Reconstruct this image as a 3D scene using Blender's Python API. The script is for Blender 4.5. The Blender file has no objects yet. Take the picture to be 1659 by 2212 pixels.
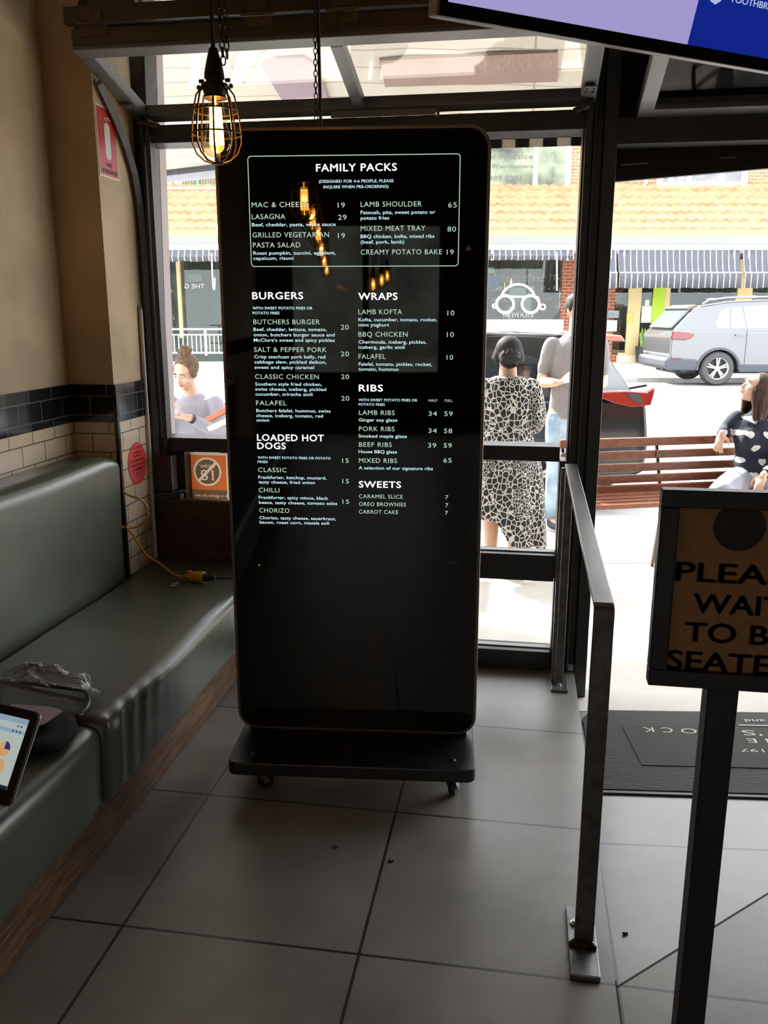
import bpy, bmesh, math, random
from mathutils import Vector, Matrix
random.seed(7)
scn = bpy.context.scene
COL = scn.collection
PI = math.pi
# ------------------------------------------------------------------ camera
CAMH = 1.49
PITCH, YAW, FPX, IW, IH = math.radians(13.2), math.radians(9.25), 1830.0, 1659.0, 2212.0
cd = bpy.data.cameras.new('camera')
cam = bpy.data.objects.new('camera', cd); COL.objects.link(cam)
cam.location = (0, 0, CAMH)
cam.rotation_euler = (PI/2 - PITCH, 0, YAW)
cd.sensor_fit = 'HORIZONTAL'; cd.sensor_width = 36.0; cd.lens = FPX/IW*36.0
cd.clip_start = 0.02; cd.clip_end = 300
scn.camera = cam
# ------------------------------------------------------------------ daylight
SKY, SUN, EXPO = 6.2, 27.0, 0.0
w = bpy.data.worlds.new('overcast_sky'); scn.world = w; w.use_nodes = True
bg = w.node_tree.nodes['Background']
bg.inputs[0].default_value = (0.90, 0.95, 1.0, 1); bg.inputs[1].default_value = SKY
sl = bpy.data.lights.new('sun', 'SUN'); sl.energy = SUN; sl.angle = math.radians(3); sl.color = (1, .95, .87)
so = bpy.data.objects.new('sun', sl); COL.objects.link(so)
so.rotation_euler = Vector((-0.54, 0.54, 0.62)).to_track_quat('Z', 'Y').to_euler()   # high, from the far side of the street
vs = scn.view_settings
vs.view_transform = 'Standard'; vs.look = 'None'; vs.exposure = EXPO; vs.gamma = 1.0; vs.use_curve_mapping = False
scn.cycles.use_denoising = True
scn.cycles.max_bounces = 9; scn.cycles.diffuse_bounces = 5; scn.cycles.glossy_bounces = 4
scn.cycles.transparent_max_bounces = 16; scn.cycles.transmission_bounces = 6
scn.cycles.sample_clamp_indirect = 8.0
scn.cycles.caustics_reflective = False; scn.cycles.caustics_refractive = False

# ------------------------------------------------------------------ where things stand: measured sight lines of the photograph
def ray(px, py):
    x, y = (px-IW/2)/FPX, -(py-IH/2)/FPX
    v = (x, math.cos(PITCH)+y*math.sin(PITCH), -math.sin(PITCH)+y*math.cos(PITCH))
    c, s = math.cos(YAW), math.sin(YAW)
    return Vector((c*v[0]-s*v[1], s*v[0]+c*v[1], v[2]))
EYE = Vector((0, 0, CAMH))
def onX(px, py, x): d = ray(px, py); return EYE + d*(x/d.x)
def onY(px, py, y): d = ray(px, py); return EYE + d*(y/d.y)
def onZ(px, py, z): d = ray(px, py); return EYE + d*((z-CAMH)/d.z)
def onP(px, py, p0, n):
    d = ray(px, py); n = Vector(n); return EYE + d*((Vector(p0)-EYE).dot(n)/d.dot(n))
SX, ST = Vector((math.cos(YAW), math.sin(YAW), 0)), Vector((-math.sin(YAW), math.cos(YAW), 0))   # along / across the street
def S(s, t, z): return SX*s + ST*t + Vector((0, 0, z))
def onT(px, py, t):                                   # point of the plane t metres across the street, as (s, t, z)
    p = onP(px, py, ST*t, ST); return p.dot(SX), t, p.z
STREET = Matrix(((SX.x, ST.x, 0, 0), (SX.y, ST.y, 0, 0), (0, 0, 1, 0), (0, 0, 0, 1)))

# ------------------------------------------------------------------ materials
def nt(name):
    m = bpy.data.materials.new(name); m.use_nodes = True
    return m, m.node_tree.nodes, m.node_tree.links, m.node_tree.nodes['Principled BSDF']
def rgba(c): return (c[0], c[1], c[2], 1)
def mat(name, col, rough=.5, metal=0, var=.0, vscale=8, bump=0, bscale=40, spec=.5, stretch=None, col2=None, coat=0):
    m, N, L, b = nt(name)
    b.inputs['Base Color'].default_value = rgba(col); b.inputs['Roughness'].default_value = rough
    b.inputs['Metallic'].default_value = metal; b.inputs['Specular IOR Level'].default_value = spec
    if coat: b.inputs['Coat Weight'].default_value = coat; b.inputs['Coat Roughness'].default_value = .05
    vec = None
    if var or bump:
        tc = N.new('ShaderNodeTexCoord'); vec = tc.outputs['Object']
        if stretch:
            mp = N.new('ShaderNodeMapping'); mp.inputs['Scale'].default_value = stretch; L.new(vec, mp.inputs[0]); vec = mp.outputs[0]
    if var:
        n = N.new('ShaderNodeTexNoise'); n.inputs['Scale'].default_value = vscale; n.inputs['Detail'].default_value = 6
        L.new(vec, n.inputs[0])
        r = N.new('ShaderNodeValToRGB'); r.color_ramp.elements[0].position = .3; r.color_ramp.elements[1].position = .7
        c2 = col2 or tuple(max(0, c*(1+var)) for c in col)
        r.color_ramp.elements[0].color = rgba(tuple(c*(1-var) for c in col)); r.color_ramp.elements[1].color = rgba(c2)
        L.new(n.outputs[0], r.inputs[0]); L.new(r.outputs[0], b.inputs['Base Color'])
    if bump:
        n2 = N.new('ShaderNodeTexNoise'); n2.inputs['Scale'].default_value = bscale; n2.inputs['Detail'].default_value = 4
        L.new(vec, n2.inputs[0])
        bp = N.new('ShaderNodeBump'); bp.inputs['Strength'].default_value = bump; bp.inputs['Distance'].default_value = .01
        L.new(n2.outputs[0], bp.inputs['Height']); L.new(bp.outputs[0], b.inputs['Normal'])
    return m
def emit(name, col, strength=1.0):
    m, N, L, b = nt(name); b.inputs['Base Color'].default_value = (0, 0, 0, 1); b.inputs['Roughness'].default_value = .3
    b.inputs['Emission Color'].default_value = rgba(col); b.inputs['Emission Strength'].default_value = strength
    return m
def glass(name, tint=(1, 1, 1), refl=1.0, rough=0.0, haze=0.0):
    m = bpy.data.materials.new(name); m.use_nodes = True; N = m.node_tree.nodes; L = m.node_tree.links; N.clear()
    o = N.new('ShaderNodeOutputMaterial'); mx = N.new('ShaderNodeMixShader'); t = N.new('ShaderNodeBsdfTransparent'); g = N.new('ShaderNodeBsdfGlossy')
    t.inputs[0].default_value = rgba(tint); g.inputs['Roughness'].default_value = rough
    lw = N.new('ShaderNodeLayerWeight'); f = N.new('ShaderNodeMath'); f.operation = 'POWER'; f.inputs[1].default_value = 5; L.new(lw.outputs['Facing'], f.inputs[0])
    ml = N.new('ShaderNodeMath'); ml.operation = 'MULTIPLY_ADD'; ml.inputs[1].default_value = .9*refl; ml.inputs[2].default_value = .04*refl + haze; ml.use_clamp = True
    L.new(f.outputs[0], ml.inputs[0]); L.new(ml.outputs[0], mx.inputs[0]); L.new(t.outputs[0], mx.inputs[1]); L.new(g.outputs[0], mx.inputs[2]); L.new(mx.outputs[0], o.inputs[0])
    return m
def brick(name, c1, c2, mortar, bw, bh, mw, rough=.6, bump=.5, off=.5, u0=0, v0=0, facing='wall', spec=.5, bias=0, noise=0, metal=0):
    """bricks or tiles laid in metres: on upright faces u runs along the wall and v is the height"""
    m, N, L, b = nt(name)
    tc = N.new('ShaderNodeTexCoord'); sp = N.new('ShaderNodeSeparateXYZ'); L.new(tc.outputs['Object'], sp.inputs[0])
    cb = N.new('ShaderNodeCombineXYZ')
    def math_(op, a, bb):
        q = N.new('ShaderNodeMath'); q.operation = op
        for i, v in enumerate((a, bb)):
            if isinstance(v, (int, float)): q.inputs[i].default_value = v
            else: L.new(v, q.inputs[i])
        return q.outputs[0]
    if facing == 'wall':
        u = math_('ADD', sp.outputs[0], sp.outputs[1]); v = sp.outputs[2]
    else:
        u, v = sp.outputs[0], sp.outputs[1]
    L.new(math_('SUBTRACT', u, u0), cb.inputs[0]); L.new(math_('SUBTRACT', v, v0), cb.inputs[1])
    t = N.new('ShaderNodeTexBrick'); L.new(cb.outputs[0], t.inputs['Vector'])
    t.offset = off; t.inputs['Scale'].default_value = 1; t.inputs['Brick Width'].default_value = bw; t.inputs['Row Height'].default_value = bh
    t.inputs['Mortar Size'].default_value = mw; t.inputs['Mortar Smooth'].default_value = .1; t.inputs['Bias'].default_value = bias
    t.inputs['Color1'].default_value = rgba(c1); t.inputs['Color2'].default_value = rgba(c2); t.inputs['Mortar'].default_value = rgba(mortar)
    col = t.outputs['Color']
    if noise:
        n = N.new('ShaderNodeTexNoise'); n.inputs['Scale'].default_value = noise; n.inputs['Detail'].default_value = 6; L.new(tc.outputs['Object'], n.inputs[0])
        r = N.new('ShaderNodeMapRange'); r.inputs[1].default_value = .3; r.inputs[2].default_value = .7; r.inputs[3].default_value = .72; r.inputs[4].default_value = 1.22
        L.new(n.outputs[0], r.inputs[0])
        vm = N.new('ShaderNodeVectorMath'); vm.operation = 'SCALE'; L.new(col, vm.inputs[0]); L.new(r.outputs[0], vm.inputs['Scale']); col = vm.outputs[0]
    L.new(col, b.inputs['Base Color'])
    b.inputs['Roughness'].default_value = rough; b.inputs['Specular IOR Level'].default_value = spec
    n2 = N.new('ShaderNodeTexNoise'); n2.inputs['Scale'].default_value = 9; L.new(tc.outputs['Object'], n2.inputs[0])
    h = math_('ADD', math_('MULTIPLY', t.outputs['Fac'], -1.0), math_('MULTIPLY', n2.outputs[0], .25))
    bp = N.new('ShaderNodeBump'); bp.inputs['Strength'].default_value = bump; bp.inputs['Distance'].default_value = .004
    L.new(h, bp.inputs['Height']); L.new(bp.outputs[0], b.inputs['Normal'])
    return m
def wood(name, c1, c2, rough=.45, scale=(1, 12, 12), nscale=6):
    m, N, L, b = nt(name)
    tc = N.new('ShaderNodeTexCoord'); mp = N.new('ShaderNodeMapping'); mp.inputs['Scale'].default_value = scale
    n = N.new('ShaderNodeTexNoise'); n.inputs['Scale'].default_value = nscale; n.inputs['Detail'].default_value = 8; n.inputs['Distortion'].default_value = .6
    r = N.new('ShaderNodeValToRGB'); r.color_ramp.elements[0].position = .32; r.color_ramp.elements[1].position = .68
    r.color_ramp.elements[0].color = rgba(c1); r.color_ramp.elements[1].color = rgba(c2)
    L.new(tc.outputs['Object'], mp.inputs[0]); L.new(mp.outputs[0], n.inputs[0]); L.new(n.outputs[0], r.inputs[0]); L.new(r.outputs[0], b.inputs['Base Color'])
    bp = N.new('ShaderNodeBump'); bp.inputs['Strength'].default_value = .25; bp.inputs['Distance'].default_value = .004
    L.new(n.outputs[0], bp.inputs['Height']); L.new(bp.outputs[0], b.inputs['Normal'])
    b.inputs['Roughness'].default_value = rough
    return m

# ------------------------------------------------------------------ objects
def chain(o):
    m = o.matrix_basis.copy(); p = o.parent
    while p: m = p.matrix_basis @ m; p = p.parent
    return m
def tag(o, label=None, cat=None, group=None, kind=None):
    if label: o['label'] = label
    if cat: o['category'] = cat
    if group: o['group'] = group
    if kind: o['kind'] = kind
    return o
def empty(name, loc, label=None, cat=None, group=None, kind=None, rz=0, parent=None):
    o = bpy.data.objects.new(name, None); COL.objects.link(o); o.location = loc; o.rotation_euler = (0, 0, rz); o.empty_display_size = .1
    if parent: o.parent = parent
    return tag(o, label, cat, group, kind)
class MB:
    """collects shapes; build() links them as one mesh object"""
    def __init__(s): s.bm = bmesh.new()
    def _add(s, verts, faces):
        vs_ = [s.bm.verts.new(v) for v in verts]
        for f in faces:
            try: s.bm.faces.new([vs_[i] for i in f])
            except ValueError: pass
        return s
    def box(s, a, b, rot=None, piv=None):
        (x0, y0, z0), (x1, y1, z1) = a, b
        v = [Vector(c) for c in ((x0,y0,z0),(x1,y0,z0),(x1,y1,z0),(x0,y1,z0),(x0,y0,z1),(x1,y0,z1),(x1,y1,z1),(x0,y1,z1))]
        if rot is not None:
            pv = Vector(piv) if piv is not None else (Vector(a)+Vector(b))/2
            v = [rot @ (q-pv) + pv for q in v]
        return s._add(v, [(3,2,1,0),(4,5,6,7),(0,1,5,4),(1,2,6,5),(2,3,7,6),(3,0,4,7)])
    def bar(s, p, q, wd, ht, up=(0, 0, 1)):
        """rectangular bar from p to q, wd across and ht along 'up'"""
        p, q = Vector(p), Vector(q); d = (q-p).normalized(); u = Vector(up); x = d.cross(u).normalized(); u = x.cross(d).normalized()
        v = []
        for c in (p, q):
            for a, b in ((-1,-1),(1,-1),(1,1),(-1,1)): v.append(c + x*(a*wd/2) + u*(b*ht/2))
        return s._add(v, [(3,2,1,0),(4,5,6,7),(0,1,5,4),(1,2,6,5),(2,3,7,6),(3,0,4,7)])
    def quad(s, *p): return s._add([Vector(q) for q in p], [tuple(range(len(p)))])
    def loft(s, rings, cap=True, close=True):
        n = len(rings[0]); v = [q for r in rings for q in r]; f = []
        for i in range(len(rings)-1):
            for j in range(n if close else n-1):
                k = (j+1) % n; f.append((i*n+j, i*n+k, (i+1)*n+k, (i+1)*n+j))
        if cap: f.append(tuple(reversed(range(n)))); f.append(tuple((len(rings)-1)*n+j for j in range(n)))
        return s._add(v, f)
    def tube(s, pts, r, seg=10, cap=True, flat=None):
        """round tube along points; r a number or one per point; flat=(kx,ky,up) makes it elliptical"""
        pts = [Vector(p) for p in pts]; n = len(pts); rs = r if isinstance(r, (list, tuple)) else [r]*n
        tg = [(pts[min(i+1, n-1)]-pts[max(i-1, 0)]).normalized() for i in range(n)]
        up = Vector(flat[2]) if flat else (Vector((0,0,1)) if abs(tg[0].z) < .9 else Vector((0,1,0)))
        x = tg[0].cross(up).normalized(); rings = []
        for i in range(n):
            x = (x - tg[i]*x.dot(tg[i])).normalized(); y = tg[i].cross(x)
            ri = rs[i]; a, b = (ri if isinstance(ri, (tuple, list)) else ((ri*flat[0], ri*flat[1]) if flat else (ri, ri)))
            rings.append([pts[i] + x*(a*math.cos(2*PI*j/seg)) + y*(b*math.sin(2*PI*j/seg)) for j in range(seg)])
        return s.loft(rings, cap)
    def cyl(s, p, q, r0, r1=None, seg=16): return s.tube([p, q], [r0, r0 if r1 is None else r1], seg)
    def lathe(s, prof, c=(0,0,0), seg=24, axis='Z', cap=True):
        rings = []; c = Vector(c)
        for r, h in prof:
            rg = []
            for j in range(seg):
                a = 2*PI*j/seg; p = Vector((r*math.cos(a), r*math.sin(a), h))
                if axis == 'Y': p = Vector((p.x, p.z, p.y))
                if axis == 'X': p = Vector((p.z, p.x, p.y))
                rg.append(c+p)
            rings.append(rg)
        return s.loft(rings, cap)
    def ell(s, c, r, rot=None, u=16, v=10):
        c = Vector(c); rings = []
        for i in range(v+1):
            th = PI*min(max(i/v, .012), .988); rg = []
            for j in range(u):
                a = 2*PI*j/u; p = Vector((r[0]*math.sin(th)*math.cos(a), r[1]*math.sin(th)*math.sin(a), -r[2]*math.cos(th)))
                rg.append(c + (rot @ p if rot is not None else p))
            rings.append(rg)
        return s.loft(rings)
    def prism(s, poly, mapf, d0, d1):
        """outline poly [(u,v)] pushed from depth d0 to d1; mapf(u,v,d) gives the point"""
        n = len(poly); v = [Vector(mapf(a, b, d0)) for a, b in poly] + [Vector(mapf(a, b, d1)) for a, b in poly]
        f = [tuple(reversed(range(n))), tuple(range(n, 2*n))] + [(i, (i+1) % n, n+(i+1) % n, n+i) for i in range(n)]
        return s._add(v, f)
    def build(s, name, m, parent=None, loc=None, bevel=0, bseg=2, smooth=False, world=True, sub=0, solid=0, angle=40, recalc=True, rz=0):
        """vertices are in world coordinates; a parent (or loc) only moves the origin"""
        if recalc: bmesh.ops.recalc_face_normals(s.bm, faces=s.bm.faces[:])
        o = bpy.data.objects.new(name, bpy.data.meshes.new(name)); COL.objects.link(o)
        if parent is not None: o.parent = parent
        if loc is not None: o.location = loc
        if rz: o.rotation_euler = (0, 0, rz)
        if world: s.bm.transform(chain(o).inverted())
        if smooth:
            for f in s.bm.faces: f.smooth = True
        s.bm.to_mesh(o.data); s.bm.free(); o.data.materials.append(m)
        if smooth and angle < 180:
            try: o.data.set_sharp_from_angle(angle=math.radians(angle))
            except Exception: pass
        if bevel:
            md = o.modifiers.new('bevel', 'BEVEL'); md.width = bevel; md.segments = bseg; md.limit_method = 'ANGLE'; md.angle_limit = math.radians(35)
        if solid:
            md = o.modifiers.new('solid', 'SOLIDIFY'); md.thickness = solid; md.offset = 0
        if sub:
            md = o.modifiers.new('sub', 'SUBSURF'); md.levels = sub; md.render_levels = sub
        return o
def bake(o):
    """apply the modifiers of o into its mesh"""
    bpy.context.view_layer.update()
    me = bpy.data.meshes.new_from_object(o.evaluated_get(bpy.context.evaluated_depsgraph_get()))
    old = o.data; o.modifiers.clear(); o.data = me; bpy.data.meshes.remove(old)
    return o
# ---- lettering
_tc = {}
def glyphs(txt, bold=0.0, res=3, space=1.0):
    key = (txt, bold, res, space)
    if key in _tc: return _tc[key]
    c = bpy.data.curves.new('t', 'FONT'); c.body = txt; c.size = 1; c.offset = bold; c.resolution_u = res; c.space_character = space; c.fill_mode = 'FRONT'
    o = bpy.data.objects.new('t', c); COL.objects.link(o); bpy.context.view_layer.update()
    me = bpy.data.meshes.new_from_object(o.evaluated_get(bpy.context.evaluated_depsgraph_get()))
    V = [v.co.copy() for v in me.vertices]; F = [tuple(p.vertices) for p in me.polygons]
    bpy.data.objects.remove(o); bpy.data.curves.remove(c); bpy.data.meshes.remove(me)
    if V:
        x0 = min(v.x for v in V); x1 = max(v.x for v in V)
    else: x0, x1 = 0, 1
    _tc[key] = (V, F, x0, x1); return _tc[key]
CAP = .729
def letter(mb, txt, mapf, u0, u1, v0, cap, bold=0.0, res=3, space=1.0):
    """lettering from u0 to u1 on the baseline v0, capitals 'cap' high; mapf(u,v) gives the point"""
    offs = [(0, 0)]
    if bold > .009: offs = [(-bold, 0), (bold, 0), (0, bold*.7), (0, -bold*.7)]; bold = 0    # heavier strokes from shifted copies
    V, F, x0, x1 = glyphs(txt, bold, res, space); k = (u1-u0)/max(x1-x0, 1e-6); kv = cap/CAP
    for dx, dy in offs: mb._add([Vector(mapf(u0+(v.x-x0+dx)*k, v0+(v.y+dy)*kv)) for v in V], F)
def natw(txt, bold=0.0, space=1.0):
    V, F, x0, x1 = glyphs(txt, bold, 3, space); return (x1-x0)/CAP       # width over capital height
# ================================================================== THE ROOM
TILE = .6
M_floor = brick('floor_tile', (.25,.232,.205), (.265,.248,.22), (.035,.032,.03), TILE, TILE, .0042, rough=.36, bump=.22, off=0, u0=-.337, spec=.7, v0=1.696, facing='floor', noise=3.0)
M_plaster = mat('worn_cream_plaster', (.56,.42,.25), .75, var=.30, vscale=2.6, bump=.12, bscale=14, col2=(.62,.47,.28))
M_black = mat('satin_dark_grey_metal', (.030,.030,.031), .42, var=.1, vscale=5, spec=.5)
M_black2 = mat('matt_black', (.012,.012,.013), .55)
M_grey = mat('powder_coated_grey_metal', (.19,.195,.21), .38, var=.15, vscale=4)
M_bronze = mat('dull_bronze_metal', (.085,.062,.038), .42, metal=.35, var=.2, vscale=5)
M_brass = mat('old_brass', (.13,.095,.045), .5, metal=.5, var=.3, vscale=30)
M_ceil = mat('dark_ceiling_paint', (.045,.04,.036), .8)
M_cream_tile = brick('cream_subway_tile', (.62,.50,.36), (.60,.48,.34), (.10,.08,.06), .147, .0735, .0022, rough=.16, bump=.5, u0=.027-.0735, v0=.0)
M_black_tile = brick('black_subway_tile', (.010,.011,.013), (.013,.014,.017), (.13,.12,.11), .147, .0735, .0022, rough=.10, bump=.6, u0=.027-.0735, v0=.0)
M_glass = glass('clear_window_glass')
XL, XP, YP, YF = -1.75, -1.567, 3.10, 3.42          # left wall, pillar side, pillar face, inner face of the shopfront
XFOLD, YFOLD = .26, 1.69

def struct(o): o['kind'] = 'structure'; return o
# floor: level part, and the entry ramp that falls from a diagonal fold towards the street
mb = MB()
dv = Vector((1.9, 1.75))                              # run of the fold to the right
XE = XFOLD+(3.46-YFOLD)*dv.x/dv.y
FX = 4.5
mb.quad((-1.9,-6,0), (FX,-6,0), (FX,3.46,0), (XE,3.46,0), (XFOLD,YFOLD,0), (XFOLD,3.46,0), (-1.9,3.46,0))
mb.quad((XFOLD,YFOLD,0), (XFOLD,3.46,0), (XFOLD,3.46,-.2), (XFOLD,YFOLD,-.02))
struct(mb.build('floor', M_floor, recalc=False))
RZ = -.125
def rampz(x, y):                                      # plane through the fold with RZ at the door threshold
    a, b = dv.x, dv.y; n = (XFOLD, 3.5)
    dist = (-(x-XFOLD)*b + (y-YFOLD)*a); d0 = (3.5-YFOLD)*a
    return RZ*dist/d0
mb = MB(); mb.quad((XFOLD,YFOLD,0), (XE,3.46,0), (XE,3.5,rampz(XE,3.5)), (XFOLD,3.5,rampz(XFOLD,3.5)))
struct(mb.build('floor', M_floor))
M_joint = mat('dark_joint', (.035,.032,.03), .8)
mb = MB(); mb.quad(*[(x, y, rampz(x, y)+.0015) for x, y in ((XFOLD+.002,3.305), (XE-.16,3.305), (XE-.02,3.47), (XE,3.56), (XFOLD+.002,3.56))]); struct(mb.build('trim_15', mat('pale_concrete_threshold', (.66,.62,.56), .8, var=.12, vscale=2.5)))
mb = MB(); q3 = Vector((XE,3.46,0)); q0 = Vector((XFOLD,YFOLD,0)); mb.bar(q0, q3, .0045, .0012); struct(mb.build('trim_13', M_joint))
mb = MB(); mb.bar((XFOLD,-1,0), (XFOLD,YFOLD+.02,0), .0045, .0012); struct(mb.build('trim_14', M_joint))
mb = MB(); mb.box((-1.95,-6.1,3.35), (4.6,3.6,3.45)); struct(mb.build('ceiling', M_ceil))
mb = MB(); mb.box((-1.95,-6.1,0), (XL,YP,3.35)); struct(mb.build('wall_left', M_plaster))
mb = MB(); mb.box((-1.95,YP,0), (XP,YF,3.35)); struct(mb.build('wall_corner', M_plaster))
mb = MB(); mb.box((-1.95,YF,3.02), (4.6,3.58,3.35)); mb.box((2.35,YF,-.2), (4.6,3.58,3.02)); mb.box((-1.95,YF,-.2), (-1.62,3.58,3.02))
struct(mb.build('wall_front', M_black))
mb = MB(); mb.box((4.5,-6.1,0), (4.6,3.5,3.35)); struct(mb.build('wall_right', mat('dark_brown_wall', (.10,.075,.05), .7)))
mb = MB()
for a, b in (((-1.95,-6.1,0),(4.6,-6,.75)), ((-1.95,-6.1,2.55),(4.6,-6,3.35)), ((-1.95,-6.1,.75),(-1.3,-6,2.55)), ((.55,-6.1,.75),(1.25,-6,2.55)), ((3.6,-6.1,.75),(4.6,-6,2.55)), ((-.42,-6.1,.75),(-.34,-6,2.55)), ((2.4,-6.1,.75),(2.48,-6,2.55))): mb.box(a, b)
struct(mb.build('wall_back', mat('dark_back_wall', (.07,.06,.05), .7)))
mb = MB(); mb.quad((-6,-10,-1), (-6,-10,3.2), (8,-10,3.2), (8,-10,-1)); mb.box((-6,-10,-.3), (8,-6.1,-.1)); struct(mb.build('wall_window_dimmer', mat('dark_dimmer_wall', (.05,.055,.045), .9, var=.6, vscale=1.5)))  # unseen backdrop added to dim the back windows mirrored in the menu screen
wn = struct(empty('window_3', (.5,-6.05,.75)))
mb = MB(); mb.box((-1.3,-6.06,.75), (.55,-6.05,2.55)); mb.box((1.25,-6.06,.75), (3.6,-6.05,2.55)); mb.build('pane', M_glass, wn)
# tiled dado of the left wall and the corner pillar
zt, zm = 1.2205, 1.0735
for nm, m, z0, z1 in (('trim_1', M_cream_tile, 0, zm), ('trim_2', M_black_tile, zm, zt)):
    mb = MB(); e = .008
    mb.box((XL,-5.98,z0), (XL+e,YP-e,z1)); mb.box((XL,YP-e,z0), (XP,YP,z1)); mb.box((XP,YP,z0), (XP+e,YF,z1))
    struct(mb.build(nm, m))
mb = MB(); mb.box((XP-.004,YP-.012,0), (XP+.012,YP+.004,zt)); struct(mb.build('trim_3', mat('black_tile_edging', (.012,.012,.013), .25)))

# ------------------------------------------------------------------ fixed glazing left of the doorway
W1 = struct(empty('window_1', (-.65,3.49,0)))
y0, y1 = YF, 3.55
TL, TB, MT, MBt = 2.215, 2.148, .970, .910
mb = MB()
mb.prism([(-1.62,0), (-1.556,0), (-1.548,.97), (-1.498,3.02), (-1.62,3.02)], lambda u, v, d: (u, d, v), y0+.02, y1); mb.box((.157,y0+.02,-.14), (.194,y1,MBt)); mb.box((.184,y0+.02,MBt), (.206,y1,TB))
mb.box((-1.548,y0,TB), (.192,y1,TL)); mb.box((-1.548,y0,MBt), (.155,y1,MT))
mb.box((-1.49,y0+.02,.40), (.155,y1,.512)); mb.box((-1.49,y0+.02,-.14), (.155,y1,.085)); mb.box((-1.49,y0+.02,.085), (-1.435,y1,MBt))
mb.box((-.70,y0+.03,.085), (-.65,y1,MBt)); mb.box((-.72,y0+.03,MT), (-.66,y1,TB))
mb.build('frame', M_black, W1, bevel=.003)
mb = MB()
for x0, x1 in ((-1.435,-.70), (-.65,.155)):
    for z0, z1 in ((.085,.40), (.512,MBt)): mb.box((x0,3.497,z0), (x1,3.502,z1))
mb.box((-1.548,3.497,MT), (-.72,3.502,TB)); mb.box((-.66,3.497,MT), (.155,3.502,TB))
mb.build('pane', M_glass, W1)
mb = MB()
for x0, x1 in ((-1.435,-.70), (-.65,.155)):
    for z in (.085, .512): mb.box((x0,3.48,z), (x1,3.51,z+.006))
mb.build('glazing_bead', mat('pale_bead', (.42,.42,.40), .4), W1)
# outer jamb that catches the daylight
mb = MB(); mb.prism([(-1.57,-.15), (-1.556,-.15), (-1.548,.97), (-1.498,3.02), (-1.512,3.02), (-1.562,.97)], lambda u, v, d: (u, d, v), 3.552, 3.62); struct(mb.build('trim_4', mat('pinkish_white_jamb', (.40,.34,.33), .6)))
# post between glazing and doorway: ribbed channel
mb = MB()
mb.box((.192,3.46,-.14), (.232,3.57,3.02)); mb.box((.232,3.50,-.14), (.262,3.56,3.02)); mb.box((.262,3.46,-.14), (.312,3.57,3.02)); mb.box((.222,3.44,-.14), (.232,3.47,3.02))
struct(mb.build('trim_5', M_grey if 0 else mat('dark_grey_post', (.05,.05,.051), .35, var=.12), bevel=.003))
# side tracks of the lifting windows, the left one bent inwards at the top
mb = MB()
mb.box((-1.62,3.40,.72), (-1.605,3.47,3.0)); mb.box((-1.565,3.395,.72), (-1.548,3.44,2.0))
mb.box((-1.535,3.41,.72), (-1.522,3.45,2.25)); mb.box((-1.51,3.40,.72), (-1.492,3.45,2.25))
mb.build('dummy', M_black).name = 'trim_6'
struct(bpy.data.objects['trim_6'])
tr = [(-1.55,3.405,.72), (-1.55,3.405,1.80), (-1.55,3.395,1.92), (-1.55,3.365,2.03), (-1.55,3.31,2.12), (-1.55,3.235,2.20), (-1.55,3.12,2.30)]
mb = MB(); mb.tube(tr, .016, 4, flat=(1.1,1.0,(1,0,0)))
struct(mb.build('trim_7', M_grey))
mb = MB(); mb.box((.192,3.40,.0), (.215,3.46,2.25)); struct(mb.build('trim_8', M_black))

# ------------------------------------------------------------------ lifting windows folded up at the head
def sash(name, x0, x1, ya, za, yb, zb, label, cat, group, mull=(), pane=None, frame=M_grey, wf=.055, face=M_bronze):
    """glazed sash between its room-side rail (ya, za) and its wall-side rail (yb, zb)"""
    d = Vector((0, yb-ya, zb-za)).normalized(); n = Vector((0, -d.z, d.y))
    root = empty(name, (x0, yb, zb), label, cat, group)
    A, B = Vector((0, ya, za)), Vector((0, yb, zb))
    L_ = (B-A).length
    def P(x, t, h): return Vector((x, 0, 0)) + A + d*t + n*h
    def slab(nm, u0, u1, t0, t1, h0, h1, m, bev=.003):
        q = MB(); v = [P(u, t, h) for h in (h0, h1) for u, t in ((u0,t0),(u1,t0),(u1,t1),(u0,t1))]
        q._add(v, [(3,2,1,0),(4,5,6,7),(0,1,5,4),(1,2,6,5),(2,3,7,6),(3,0,4,7)])
        return q.build(nm, m, root, bevel=bev)
    slab('rail', x0, x1, 0, wf, -.02, .025, frame); slab('rail', x0, x1, L_-wf, L_, -.02, .025, frame)
    slab('stile', x0, x0+wf, wf, L_-wf, -.02, .025, frame); slab('stile', x1-wf, x1, wf, L_-wf, -.02, .025, frame)
    for mx in mull: slab('mullion', mx-.022, mx+.022, wf, L_-wf, -.02, .022, frame)
    slab('glass_pane', x0+wf*.8, x1-wf*.8, wf*.8, L_-wf*.8, -.003, .003, pane or M_glass, 0)
    return root, P, slab
YA, ZA = 2.975, 2.385
g = 'lifting window sashes folded under the ceiling'
s1, P1, sl1 = sash('window_sash', -1.565, .222, YA, ZA, 3.47, 2.252, 'grey lower sash lying nearly flat over the glazing behind the menu screen', 'window', g, mull=(-.652,))
q = MB(); q.box((-1.56,YA-.012,ZA-.005), (.22,YA+.004,ZA+.045)); q.build('meeting_rail', M_bronze, s1, bevel=.002)
for x in (-1.50, -1.16): 
    pass
s2, P2, sl2 = sash('window_sash', -1.565, .222, YA+.015, ZA+.06, 3.46, 2.98, 'steep upper sash with wide glass above the bronze hinge rail', 'window', g, mull=(-.60,), frame=M_black, wf=.05)
q = MB(); q.box((-1.58,YA-.02,ZA+.058), (.23,YA+.01,ZA+.112)); q.build('meeting_rail', M_bronze, s2, bevel=.002)
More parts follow.
